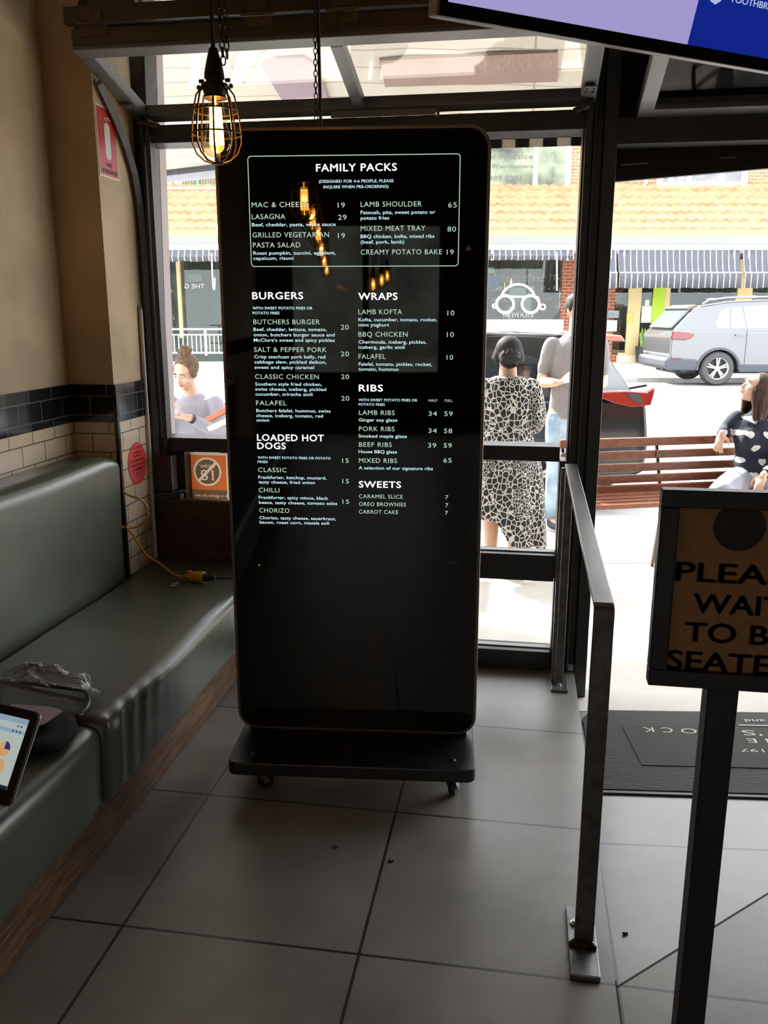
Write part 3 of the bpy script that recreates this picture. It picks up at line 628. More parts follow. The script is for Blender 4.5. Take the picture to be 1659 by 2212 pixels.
def ronr(x, y, h=0): return Vector((x, y, rampz(x, y)+h))
mt = empty('door_mat', ronr(.9,2.95), 'dark ribbed entrance mat with cream lettering lying in the doorway', 'mat')
X0, X1, Y0, Y1 = .285, 1.27, 2.62, 3.30
M_mat = mat('charcoal_ribbed_rubber', (.030,.030,.028), .75, bump=.9, bscale=60, stretch=(.35,3,1))
def matslab(poly, h0, h1): mb = MB(); n = len(poly); return mb.prism(poly, lambda u, v, d: ronr(u, v, d), h0, h1)
matslab([(X0+.03,Y0), (X1,Y0), (X1,Y1), (X0+.10,Y1), (X0+.03,Y1-.02), (X0,Y1-.09), (X0,Y0+.1)], .001, .010).build('border', M_mat, mt)
matslab([(X0-.008,Y0-.02), (X1,Y0-.02), (X1,Y0+.008), (X0+.02,Y0+.008)], .001, .007).build('edge', mat('grey_rubber_edge', (.07,.068,.064), .5), mt)
q0 = onZ(1370,1545,-.08); q1 = onZ(1388,1625,-.06)
pn = matslab([(.46,2.80), (1.14,2.80), (1.14,3.14), (.43,3.14)], .009, .0125).build('lettered_panel', mat('grey_carpet_pile', (.055,.050,.044), .9, var=.2, vscale=120), mt)
mb = MB()
for t, px, py, hh in (('K',1400,1576,.05), ('C',1440,1577,.05), ('O',1488,1578,.05)): pass
mm = lambda cx, cy: (lambda u, v: ronr(cx-u, cy-v, .0135))
def matword(t, x_r, x_l, ybase, cap, bold=0.0):
    """lettering read from the street: starts at its right end here"""
    letter(mb, t, lambda u, v: ronr(-u, -v, .0135), -x_r, -x_l, -ybase, cap, bold)
def mp(px, py): return onP(px, py, ronr(.8,3.0,.0135), (ronr(1,2.9)-ronr(.6,2.9)).cross(ronr(.6,3.2)-ronr(.6,2.9)))
for t, l, r, cy in (('K',1389,1412,1576), ('C',1430,1453,1577), ('O',1471,1505,1579)):
    a, b = mp(l, cy), mp(r, cy); matword(t, b.x, a.x, a.y+.024, .048)
a, b = mp(1603,1583), mp(1626,1583); matword("'S", b.x+.03, a.x, a.y+.024, .048); a, b = mp(1614,1600), mp(1634,1600); matword('E', b.x, a.x, a.y+.02, .04); a, b = mp(1655,1600), mp(1672,1600); matword('N', b.x+.02, a.x, a.y+.02, .04)
a, b = mp(1609,1556), mp(1652,1556); matword('and', b.x, a.x, a.y+.012, .030); a, b = mp(1600,1621), mp(1650,1621); matword('197', b.x, a.x, a.y+.014, .026)
a, b = mp(1597,1567), mp(1668,1568); p4 = [ronr(a.x,a.y,.0135), ronr(b.x+.06,a.y,.0135), ronr(b.x+.06,a.y+.008,.0135), ronr(a.x,a.y+.008,.0135)]; mb.quad(*p4)
mb.build('lettering', mat('cream_lettering', (.62,.58,.48), .8), pn, recalc=False)

# ================================================================== WALL SIGNS AND SMALL THINGS BY THE BENCH
xw = XP+.0015
fs = empty('fire_sign', (XP,3.17,2.1), 'red and white fire extinguisher sign on the pillar above the tiles', 'sign')
fy0, fy1, fz0, fz1 = 3.108, 3.262, 1.985, 2.232
wm_ = lambda u, v, d=0: (xw+d, u, v)
mb = MB(); mb.prism([(fy0,fz0), (fy1,fz0), (fy1,fz1), (fy0,fz1)], wm_, -.0014, .0008); mb.build('plate', mat('white_plastic', (.75,.70,.62), .45), fs)
mb = MB(); mb.prism([(fy0+.005,fz0+.006), (fy1-.005,fz0+.006), (fy1-.005,fz1-.006), (fy0+.005,fz1-.006)], wm_, .0008, .0014); rp = mb.build('red_field', mat('signal_red', (.50,.022,.022), .4), fs)
mb = MB(); cy = (fy0+fy1)/2; wq = lambda u, v: (xw+.002, u, v)
mb.prism(rrect(cy-.022, cy+.022, fz0+.065, fz1-.055, .018, 6), wm_, .0014, .002)
mb.tube([(xw+.0018,cy-.004,fz1-.055), (xw+.0018,cy-.002,fz1-.038), (xw+.0018,cy+.012,fz1-.034), (xw+.0018,cy+.024,fz1-.044)], .003, 6); mb.tube([(xw+.0018,cy-.004,fz1-.045), (xw+.0018,cy-.018,fz1-.035), (xw+.0018,cy-.026,fz1-.055), (xw+.0018,cy-.027,fz1-.11)], .0026, 6)
letter(mb, 'FIRE', wq, cy-.024, cy+.024, fz0+.038, .015, .012); letter(mb, 'EXTINGUISHER', wq, cy-.062, cy+.062, fz0+.014, .016, .012)
mb.build('pictogram', mat('sign_white', (.72,.66,.58), .5), rp, recalc=False)
cs = empty('co2_sticker', (XP+.008,3.238,.89), 'oval red warning sticker on the pillar tiles near the floor cord', 'sticker')
xt = XP+.0095; ccy, ccz = 3.238, .888
mb = MB(); mb.prism([(ccy+.082*math.cos(2*PI*k/40), ccz+.088*math.sin(2*PI*k/40)) for k in range(40)], lambda u, v, d: (xt+d, u, v), -.001, .0008); dsk = mb.build('disc', mat('bright_red_vinyl', (.62,.030,.030), .4), cs)
mb = MB(); cq = lambda u, v: (xt+.0012, u, v)
for t, hw, z, cp, bo in (('SAFETY WARNING',.045,.062,.010,.0), ('CO2',.034,.028,.024,.012), ('FIRE EXTINGUISHER',.062,.008,.011,.01), ('FOR ELECTRICAL AND',.064,-.010,.011,.01), ('LIQUID FIRES',.046,-.028,.011,.01), ('ONLY',.022,-.048,.011,.01)): letter(mb, t, cq, ccy-hw, ccy+hw, ccz+z, cp, bo)
mb.build('lettering', mat('sticker_ink', (.03,.008,.008), .6), dsk, recalc=False)
# age notice stuck on the outside of the lower pane, read backwards from indoors
spt = lambda px, py: (lambda p: (p.x, p.z))(onY(px, py, 3.506))
nx0, nz1 = spt(402,977); nx1, _ = spt(492,973); nz0 = .66; YN = 3.506
ag = empty('age_notice', ((nx0+nx1)/2,YN,nz0), 'orange and brown age notice stuck on the low window pane, lettering reversed', 'notice')
mb = MB(); mb.prism([(nx0,nz0), (nx1,nz0), (nx1,nz1), (nx0,nz1)], smap, YN-.0006, YN); sh = mb.build('sheet', emit('x', (0,0,0), 0) if 0 else mat('white_backlit_vinyl', (.80,.74,.66), .6), ag)
def thin(m_, k=.6):
    """paper or vinyl that daylight shines through"""
    N, L = m_.node_tree.nodes, m_.node_tree.links; b = N['Principled BSDF']; o = N['Material Output']
    t = N.new('ShaderNodeBsdfTranslucent'); a = N.new('ShaderNodeMixShader'); a.inputs[0].default_value = k
    t.inputs[0].default_value = b.inputs['Base Color'].default_value; L.new(b.outputs[0], a.inputs[1]); L.new(t.outputs[0], a.inputs[2]); L.new(a.outputs[0], o.inputs[0]); return m_
thin(sh.data.materials[0])
bd = .010; ncx = (nx0+nx1)/2; zo = spt(430,1057)[1]
def film(name, tint):
    m_ = bpy.data.materials.new(name); m_.use_nodes = True; N = m_.node_tree.nodes; L = m_.node_tree.links; N.clear()
    o_ = N.new('ShaderNodeOutputMaterial'); t_ = N.new('ShaderNodeBsdfTransparent'); t_.inputs[0].default_value = rgba(tint); d_ = N.new('ShaderNodeBsdfDiffuse'); d_.inputs[0].default_value = rgba(tuple(c*.8 for c in tint))
    x_ = N.new('ShaderNodeMixShader'); x_.inputs[0].default_value = .12; L.new(t_.outputs[0], x_.inputs[1]); L.new(d_.outputs[0], x_.inputs[2]); L.new(x_.outputs[0], o_.inputs[0]); return m_
rcx, rcz = spt(448,1019); rro = spt(478,1019)[0]-rcx; NS = 48
sq = []
for k in range(NS):                                      # the orange field stops at the white ring
    a = 2*PI*k/NS; c_, s_ = math.cos(a), math.sin(a)
    tx = ((nx1-bd-rcx)/c_ if c_ > 1e-6 else ((nx0+bd-rcx)/c_ if c_ < -1e-6 else 9)); tz = ((nz1-bd-rcz)/s_ if s_ > 1e-6 else ((zo-rcz)/s_ if s_ < -1e-6 else 9)); t_ = min(tx, tz)
    sq.append((rcx+c_*t_, rcz+s_*t_))
inr = [(rcx+rro*math.cos(2*PI*k/NS), rcz+rro*math.sin(2*PI*k/NS)) for k in range(NS)]
mb = MB(); mb._add([Vector((u, YN-.0009, v)) for u, v in sq+inr], [(k, (k+1) % NS, NS+(k+1) % NS, NS+k) for k in range(NS)])
for u in (nx0+bd, nx1-bd):
    for v, sg_ in ((nz1-bd, 1), (zo, -1)):
        nb_ = sorted(sq, key=lambda q: (q[0]-u)**2+(q[1]-v)**2)[:2]; mb._add([Vector((u, YN-.0009, v))]+[Vector((q[0], YN-.0009, q[1])) for q in nb_], [(0, 1, 2)])
mb.build('orange_field', film('orange_film', (.95,.28,.09)), sh)
M_bf = film('brown_film', (.26,.17,.11))
def cells(nm, x0, x1, z0, z1, inside, words, st=.0008):
    """printed film left open where the lettering lets the white sheet show; lettering reads from the street"""
    tri = []
    for txt, xc, hw, zb, cp in words:
        V, F, g0, g1 = glyphs(txt, 0, 2); k = 2*hw/(g1-g0); kv = cp/CAP
        pt = [(xc+hw-(v.x-g0)*k, zb+v.y*kv) for v in V]
        for f in F:
            for i in range(1, len(f)-1): tri.append((pt[f[0]], pt[f[i]], pt[f[i+1]]))
    nx_, nz_ = int((x1-x0)/st), int((z1-z0)/st); open_ = set()
    for A_, B_, C_ in tri:
        for i in range(max(0, int((min(A_[0],B_[0],C_[0])-x0)/st)-1), min(nx_, int((max(A_[0],B_[0],C_[0])-x0)/st)+2)):
            for j in range(max(0, int((min(A_[1],B_[1],C_[1])-z0)/st)-1), min(nz_, int((max(A_[1],B_[1],C_[1])-z0)/st)+2)):
                x, z = x0+(i+.5)*st, z0+(j+.5)*st
                d = [(q[0]-p[0])*(z-p[1])-(q[1]-p[1])*(x-p[0]) for p, q in ((A_,B_),(B_,C_),(C_,A_))]
                if min(d) >= 0 or max(d) <= 0: open_.add((i, j))
    mb = MB(); vt = {}
    def vx(i, j):
        if (i, j) not in vt: vt[i, j] = mb.bm.verts.new((x0+i*st, YN-.0009, z0+j*st))
        return vt[i, j]
    for i in range(nx_):
        for j in range(nz_):
            if (i, j) in open_ or not inside(x0+(i+.5)*st, z0+(j+.5)*st): continue
            mb.bm.faces.new((vx(i,j), vx(i+1,j), vx(i+1,j+1), vx(i,j+1)))
    return mb.build(nm, M_bf, sh)
cells('brown_disc', rcx-rro, rcx+rro, rcz-rro, rcz+rro, lambda x, z: math.hypot(x-rcx, z-rcz) < rro*.86 and abs((x-rcx)-(z-rcz)) > .0085,
      [('under', rcx-.002, rro*.56, rcz+rro*.30, rro*.28), ('18', rcx-.002, rro*.46, rcz-rro*.60, rro*.78)])
cells('brown_field', nx0+bd, nx1-bd, nz0, zo, lambda x, z: True,
      [('It is against the law', ncx+.010, .074, spt(430,1072)[1], .0125), ('to sell or supply', ncx+.022, .062, spt(430,1081)[1], .0125)])

# white pole leaning in the corner
pa, pb = Vector((-1.549,3.338,.46)), Vector((-1.558,3.36,1.505))
mb = MB(); mb.tube([pa, pb], .0085, 10); po = empty('white_pole', pa, 'slim white pole leaning beside the pillar behind the bench end', 'pole')
mb.build('shaft', mat('white_painted_tube', (.60,.57,.53), .4), po, smooth=True); mb = MB(); mb.tube([pb, pb+Vector((0,0,.022))], [.006,.003], 8); mb.build('tip', M_grey, po)
# black hose loop on the screen cap
c0 = onY(300,1088,3.352); mb = MB(); mb.tube([c0+Vector((-.044*math.cos(t), .004*math.sin(3*t), .050*math.sin(t)-.002)) for t in [PI*k/14-.25 for k in range(17)]], .011, 10)
hs = mb.build('hose_loop', M_rubber, loc=c0, smooth=True); tag(hs, 'short black hose loop sticking up behind the far bench end', 'hose')
# window lock parts and bracket beside the lower left pane
mb = MB(); mb.box((-1.53,3.36,.74), (-1.463,3.419,.90)); mb.box((-1.545,3.36,.712), (-1.43,3.40,.752)); mb.bar((-1.50,3.35,.716), (-1.405,3.36,.752), .012, .010)
bk = mb.build('floor_bolt_bracket', M_black, loc=(-1.47,3.39,.712), bevel=.003); tag(bk, 'black steel latch bracket standing on the timber cap beside the notice', 'bracket')
# yellow extension lead
M_yel = mat('yellow_pvc', (.55,.30,.045), .45)
cp_ = [Vector((-1.553,3.085,.80)), onY(283,1072,3.09), onY(300,1077,3.09), onY(316,1092,3.11), onY(320,1112,3.13), onY(308,1132,3.14), onY(285,1140,3.12), onY(262,1138,3.08), onY(272,1141,3.10), onY(285,1153,3.12), onY(300,1176,3.14), onY(318,1200,3.16), onY(345,1217,3.16), onZ(372,1238,.468), onZ(388,1245,.462), onZ(400,1244,.462)]
def smoothpts(pts, n=5):
    pts = [Vector(p) for p in pts]; o = []
    for i in range(len(pts)-1):
        a, b, c, d = pts[max(i-1,0)], pts[i], pts[i+1], pts[min(i+2,len(pts)-1)]
        for k in range(n):
            t = k/n; o.append(.5*((2*b)+(c-a)*t+(2*a-5*b+4*c-d)*t*t+(3*b-a-3*c+d)*t**3))
    return o+[pts[-1]]
ec = empty('extension_lead', cp_[-1], 'yellow extension lead curling over the bench back to a yellow socket on the seat', 'cord')
mb = MB(); mb.tube(smoothpts(cp_), .0048, 8); mb.build('lead', M_yel, ec, smooth=True)
sa = onZ(400,1244,.462); sb = onZ(441,1247,.464); dd = (sb-sa).normalized()
mb = MB(); mb.tube([sa, sa+dd*.012, sa+dd*.03, sa+dd*.04, sb-dd*.006, sb], [.009,.016,.019,.021,.024,.024], 10); sk = mb.build('socket', M_yel, ec, smooth=True)
mb = MB(); mb.ell(sa+dd*.024+Vector((0,-.003,.018)), (.012,.012,.008)); o = mb.build('switch', mat('orange_lit_switch', (.75,.10,.02), .4), sk, smooth=True); o['label'] = 'orange switch'
mb = MB(); mb.tube([sb, sb+dd*.02, sb+dd*.05], [.018,.016,.010], 10); mb.tube(smoothpts([sb+dd*.05, sb+dd*.12+Vector((0,0,.004)), sb+dd*.20+Vector((0,.02,-.003)), sb+dd*.30+Vector((0,.05,-.004))]), .004, 8); o = mb.build('plug', M_rubber, ec, smooth=True); o['label'] = 'black plug and cable'
tg = onZ(378,1262,.449); mb = MB(); mb.prism([(-.010,-.03), (.010,-.03), (.012,.012), (.004,.03), (-.004,.03), (-.012,.012)], lambda u, v, d: (tg.x+u, tg.y+v, tg.z+d), 0, .0012); o = mb.build('test_tag', mat('clear_grey_tag', (.28,.27,.24), .3), ec); o['label'] = 'small clear tag'

# ------------------------------------------------------------------ laptop, bag and pouch on the near seat
SZ = .44
h0 = Vector((-1.064,1.486,SZ+.012))
la = math.radians(118)                                  # direction of the hinge line, running back to the wall
hu = Vector((-.973,.23,0)).normalized(); hn = Vector((-hu.y, hu.x, 0))
if hn.y > 0: hn = -hn                                   # hn: towards the keyboard side
# lid
top_r = Vector((-1.036,1.592,.622))
lid_up = (top_r-h0); lid_up = (lid_up - hu*lid_up.dot(hu)); LH = lid_up.length; lid_up.normalize(); ln = hu.cross(lid_up).normalized()
if ln.dot(Vector((0,-1,0))) < 0: ln = -ln
lt = empty('laptop', Vector((-1.18,1.40,SZ)), 'open dark laptop on the near end of the bench showing pie charts', 'laptop')
Lm = lambda u, v, d: h0 + hu*u + lid_up*v + ln*d
LW = LH*1.55
mb = MB(); mb.prism(rrect(0, LW, 0, LH, .012, 4), Lm, -.007, 0); lid = mb.build('lid', mat('black_laptop_bezel', (.018,.014,.012), .35), lt, bevel=.0015)
mb = MB(); mb.prism(rrect(-.001, LW+.001, -.001, LH+.001, .012, 4), Lm, -.010, -.007); o = mb.build('lid_back', mat('silver_lid', (.45,.44,.43), .35, metal=.7), lid)
mb = MB(); b0, b1 = .020, .030; mb.quad(*[Lm(u, v, .0006) for u, v in ((b0,b1), (LW-b0,b1), (LW-b0,LH-b0), (b0,LH-b0))]); scr = mb.build('screen', emit('pale_page', (.52,.60,.55), .75), lid)
mb = MB()
for v0, v1 in ((LH-b0-.012,LH-b0), (LH-b0-.034,LH-b0-.026)): mb.quad(*[Lm(u, v, .0010) for u, v in ((b0,v0), (LW-b0,v0), (LW-b0,v1), (b0,v1))])
o = mb.build('page_bars', emit('blue_page_bars', (.30,.44,.58), .75), scr); mb = MB(); mb.quad(*[Lm(u, v, .0010) for u, v in ((b0,b1), (LW-b0,b1), (LW-b0,b1+.008), (b0,b1+.008))])
for k in range(3): mb.quad(*[Lm(b0+.012+.010*k+du, LH-b0-.030+dv_, .0013) for du, dv_ in ((0,-.002), (.004,-.002), (.004,.002), (0,.002))])
for k in range(2): mb.quad(*[Lm(b0+.012+.010*k+du, LH-b0-.018+dv_, .0013) for du, dv_ in ((0,-.002), (.004,-.002), (.004,.002), (0,.002))])
mb.build('task_bar', emit('dark_bar', (.015,.02,.035), .75), scr)
def pie(cu, cv, r, a0, a1, mm_, nm):
    mb = MB(); pts = [(cu, cv)] if abs(a1-a0) < 6.2 else []
    pts += [(cu+r*math.cos(a0+(a1-a0)*k/24), cv+r*math.sin(a0+(a1-a0)*k/24)) for k in range(25)]
    mb.quad(*[Lm(u, v, .0012 if nm == 'pie_chart' else .0016) for u, v in pts]); return mb.build(nm, mm_, scr)
M_or, M_bl = emit('orange_chart', (.80,.42,.16), .75), emit('blue_chart', (.03,.04,.22), .75)
for cu, cv in ((.062,LH*.55), (.062,LH*.36), (.13,LH*.55), (.13,LH*.36), (.20,LH*.55)): pie(cu, cv, .0165, 0, 2*PI, M_or, 'pie_chart')
pie(.062, LH*.55, .0168, PI/2, PI, M_bl, 'pie_slice')
kb = MB(); Kb = lambda u, v, d: h0 + hu*u + hn*v + Vector((0,0,d))
kb.prism([(0,.002), (LW,.002), (LW,.205), (0,.205)], Kb, -.012, .001); base = kb.build('keyboard_base', mat('silver_base', (.34,.33,.32), .35, metal=.6), lt, bevel=.002)
kb = MB()
for r_ in range(5):
    for c_ in range(13): kb.prism([(.016+c_*.022,.018+r_*.019), (.034+c_*.022,.018+r_*.019), (.034+c_*.022,.034+r_*.019), (.016+c_*.022,.034+r_*.019)], Kb, .001, .0025)
kb.build('keys', mat('black_keys', (.012,.012,.012), .5), base)
# padded black pouch
pcx, pcy = -1.225, 1.805
mb = MB(); pr = [(-.16,-.10), (.12,-.13), (.155,-.02), (.115,.09), (-.02,.13), (-.17,.08)]
rings = []
for z, k in ((0,.94), (.006,1.0), (.016,1.0), (.026,.96), (.032,.86), (.034,.5)): rings.append([Vector((pcx+x*k, pcy+y*k, SZ+z+.006*math.sin(x*30)*(z > .02))) for x, y in pr])
mb.loft(rings); pch = mb.build('sleeve_pouch', mat('black_neoprene', (.006,.006,.007), .85, bump=.1, bscale=300), loc=(pcx,pcy,SZ), sub=1, smooth=True, angle=180); tag(pch, 'black padded sleeve lying behind the laptop on the bench', 'pouch')
# crumpled clear plastic bag with a pale card, and a black cable behind it
def bagmesh():
    mb = MB(); rnd = random.Random(3); U, V = 36, 16; rings = []
    for i in range(V+1):
        th = PI*.5*i/V; rg = []
        for j in range(U):
            a = 2*PI*j/U; r = 1+.10*math.sin(3*a+1)+.07*math.sin(7*a+i*.6)+.035*rnd.uniform(-1,1)
            zz = .078*math.sin(th)*(1+.16*math.sin(5*a+i*.8)+.06*rnd.uniform(-1,1)); k = math.cos(th)
            rg.append(Vector((-1.325+.165*r*k*math.cos(a)+.02*math.sin(th), 2.02+.095*r*k*math.sin(a), SZ+.004+zz)))
        rings.append(rg)
    mb.loft(rings, cap=False); return mb
m = bpy.data.materials.new('clear_crinkled_plastic'); m.use_nodes = True; N = m.node_tree.nodes; L = m.node_tree.links; N.clear()
o = N.new('ShaderNodeOutputMaterial'); mx = N.new('ShaderNodeMixShader'); t = N.new('ShaderNodeBsdfTransparent'); gl = N.new('ShaderNodeBsdfGlossy'); gl.inputs['Roughness'].default_value = .12
lw = N.new('ShaderNodeLayerWeight'); lw.inputs[0].default_value = .30; L.new(lw.outputs['Facing'], mx.inputs[0]); tc = N.new('ShaderNodeTexCoord'); nz = N.new('ShaderNodeTexNoise'); nz.inputs['Scale'].default_value = 38; nz.inputs['Distortion'].default_value = 2
bp = N.new('ShaderNodeBump'); bp.inputs['Strength'].default_value = 1; bp.inputs['Distance'].default_value = .012; L.new(tc.outputs['Object'], nz.inputs[0]); L.new(nz.outputs[0], bp.inputs['Height']); L.new(bp.outputs[0], gl.inputs['Normal']); L.new(bp.outputs[0], lw.inputs['Normal'])
t.inputs[0].default_value = (.93,.93,.93,1); df = N.new('ShaderNodeBsdfDiffuse'); df.inputs[0].default_value = (.75,.75,.75,1); m2 = N.new('ShaderNodeMixShader'); m2.inputs[0].default_value = .35; L.new(bp.outputs[0], df.inputs['Normal']); L.new(gl.outputs[0], m2.inputs[1]); L.new(df.outputs[0], m2.inputs[2])
L.new(t.outputs[0], mx.inputs[1]); L.new(m2.outputs[0], mx.inputs[2]); L.new(mx.outputs[0], o.inputs[0])
bg_ = bagmesh().build('plastic_bag', m, loc=(-1.325,1.99,SZ), smooth=True, angle=180); tag(bg_, 'crumpled clear plastic bag on the bench behind the laptop', 'bag')
ca = onZ(20,1528,.478); mb = MB(); crd = [onZ(*c, SZ+.052) for c in ((25,1520), (110,1527), (135,1535), (95,1562), (60,1575), (0,1560))]; 
crdo = MB(); n = len(crd); crdo._add(crd+[p-Vector((0,0,.003)) for p in crd], [tuple(range(n)), tuple(reversed(range(n, 2*n)))]+[(i, n+i, n+(i+1) % n, (i+1) % n) for i in range(n)])
co = crdo.build('pale_card', mat('lilac_grey_paper', (.46,.38,.42), .7), loc=crd[0]); tag(co, 'pale lilac card tucked under the clear plastic bag', 'card')
lc = [onZ(*c, SZ+.012) for c in ((-10,1475), (40,1474), (150,1487), (180,1492), (192,1510), (188,1530), (170,1546), (140,1552), (105,1549))]
mb = MB(); mb.tube(smoothpts(lc), .0058, 8); cb = mb.build('cable_loop', mat('black_rubber_cable', (.02,.018,.016), .35), loc=lc[4], smooth=True); tag(cb, 'black cable looping around the plastic bag on the bench', 'cable')
# crumbs on the floor
for k, (px, py) in enumerate(((843,1862), (722,1832), (1349,2011))):
    p = onZ(px, py, 0) if k < 2 else onZ(px, py, 0); 
    if k == 2: p = ronr(p.x, p.y+.0)
    mb = MB(); rr_ = .006; mb.ell(p+Vector((0,0,.0035)), (rr_,rr_*.7,.0035), u=7, v=5); mb.ell(p+Vector((.006,.002,.003)), (.004,.003,.003), u=6, v=4)
    o = mb.build('food_crumb', mat('brown_crumb', (.06,.03,.015), .8), loc=p); tag(o, ('dark crumb on the floor joint in front of the menu board', 'faint brown crumb left of the dark crumb on the floor', 'dark scrap on the pale ramp right of the handrail foot')[k], 'crumb')
# ================================================================== THE STREET
M_pave = mat('pale_concrete', (.66,.62,.56), .8, var=.12, vscale=2.5, bump=.15, bscale=60)
M_road = mat('worn_asphalt', (.27,.265,.26), .85, var=.15, vscale=6, bump=.3, bscale=200)
M_conc = mat('grey_concrete', (.36,.34,.31), .85, var=.2, vscale=5)
GZ = -.15                                              # pavement outside
def tq(mb, s0, s1, pts):
    """strip along the street: pts [(t,z)]"""
    for (t0, z0), (t1, z1) in zip(pts, pts[1:]): mb.quad(S(s0,t0,z0), S(s1,t0,z0), S(s1,t1,z1), S(s0,t1,z1))
mb = MB(); tq(mb, -9, 12, [(3.0,GZ), (6.72,GZ)]); mb.build('pavement', M_pave)
struct(bpy.data.objects['pavement']); bpy.data.objects['pavement'].name = 'floor'
mb = MB(); tq(mb, -9, 12, [(6.72,GZ), (6.90,GZ-.01), (6.93,GZ-.13)]); struct(mb.build('trim_10', M_conc))
mb = MB(); tq(mb, -9, 12, [(5.48,GZ+.004), (5.60,GZ+.004)]); struct(mb.build('trim_11', M_conc))
mb = MB(); tq(mb, -16, 22, [(6.93,GZ-.15), (9,GZ-.13), (13,.03), (16.5,.085), (17.8,.08), (19.0,-.03)]); o = mb.build('floor', M_road); struct(o)
mb = MB(); tq(mb, -16, 22, [(19.0,-.03), (19.03,.09), (19.25,.095)]); struct(mb.build('trim_12', M_conc))
mb = MB(); tq(mb, -16, 22, [(19.25,.095), (23.6,.19)]); struct(mb.build('floor', M_pave))
# verandah over the pavement
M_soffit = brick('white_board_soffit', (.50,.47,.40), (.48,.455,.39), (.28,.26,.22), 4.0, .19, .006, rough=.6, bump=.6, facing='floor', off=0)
vr = empty('verandah', (0,5.5,2.8), 'white boarded street verandah roof seen through the high windows', 'verandah')
VA, VB, VE = 3.03, 2.60, 6.95                             # soffit height at the wall and at the street edge
pA, pB = onZ(410,362,VB), onZ(1060,284,VB); dE = (pB-pA)/(pB.x-pA.x)
ea, eb = pA+dE*(-7-pA.x), pA+dE*(3.9-pA.x); ea.z = eb.z = 0; nE = Vector((-dE.y,1,0)).normalized()
def vz(x, y):                                            # height of the sloping soffit
    k = (y-3.56)/(ea.lerp(eb, (x-ea.x)/(eb.x-ea.x)).y-3.56); return VA+(VB-VA)*k
def vslab(poly, d0, d1): mb = MB(); return mb.prism(poly, lambda u, v, d: (u, v, vz(u, v)+d), d0, d1)
def strip4(d0, d1):
    mb = MB(); n = 24; A_ = [(-7+10.9*i/n, 3.582) for i in range(n+1)]; B_ = [(ea.lerp(eb, i/n).x, ea.lerp(eb, i/n).y) for i in range(n+1)]
    rings = []
    for i in range(n+1):
        (x0, y0_), (x1, y1_) = A_[i], B_[i]; rings.append([Vector((x0,y0_,VA+d0)), Vector((x1,y1_,VB+d0)), Vector((x1,y1_,VB+d1)), Vector((x0,y0_,VA+d1))])
    return mb.loft(rings)
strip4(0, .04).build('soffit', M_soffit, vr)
strip4(.041, .09).build('roof_sheet', M_conc, vr)
mb = MB(); mb.bar(ea+nE*.03+Vector((0,0,VB+.02)), eb+nE*.03+Vector((0,0,VB+.02)), .08, .09); mb.build('edge_beam', M_black2, vr)
mb = MB(); mb.bar(ea+nE*.09+Vector((0,0,VB-.045)), eb+nE*.09+Vector((0,0,VB-.045)), .03, .06); mb.build('gutter', mat('pale_lilac_gutter', (.34,.34,.38), .5), vr)
def onV(px, py):
    d = ray(px, py); t = 1.0
    for _ in range(60):
        p = EYE+d*t; t += (vz(p.x, p.y)-p.z)/(d.z+.1)*.6
    return EYE+d*t
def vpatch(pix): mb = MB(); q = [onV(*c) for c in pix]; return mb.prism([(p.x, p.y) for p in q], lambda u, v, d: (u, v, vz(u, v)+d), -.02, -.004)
vpatch([(820,122), (1205,104), (1205,168), (832,180)]).build('brown_soffit_panel', mat('soffit_panel_brown', (.26,.18,.15), .5, var=.08, vscale=3), vr)  # flat panel added for the brown rectangle seen in the sash glass
vpatch([(563,133), (595,118), (655,116), (685,135), (712,214), (690,202), (640,205), (612,214)]).build('reflection_patch', mat('mauve_reflection', (.26,.20,.24), .8), vr)  # mauve patch painted in for the television's reflection in the sash glass
# checked banner across the window outside
YV = 3.59; p0, p1 = onY(520,243,YV), onY(1262,318,YV); zc1 = onY(1150,240,YV).z; zc0 = onY(1150,318,YV).z
cw = .0605*YV/4.1; rows = 4; ch = (zc1-zc0)/rows
cbn = empty('checked_valance', (p0.x,YV,zc0), 'black and white checked strip hanging outside above the window', 'banner')
mbb, mbw = MB(), MB(); ncol = int((p1.x-p0.x)/cw)+1
for i in range(ncol):
    for j in range(rows): (mbb if (i+j) % 2 else mbw).box((p0.x+i*cw,YV-.002,zc0+j*ch), (p0.x+(i+1)*cw,YV+.002,zc0+(j+1)*ch))
mbb.build('black_checks', M_black2, cbn); mbw.build('white_checks', thin(mat('white_check_cloth', (.62,.58,.52), .8)), cbn)
mb = MB(); mb.box((p0.x,3.552,2.19), (.19,YV-.002,2.205)); mb.build('batten', M_black2, cbn)

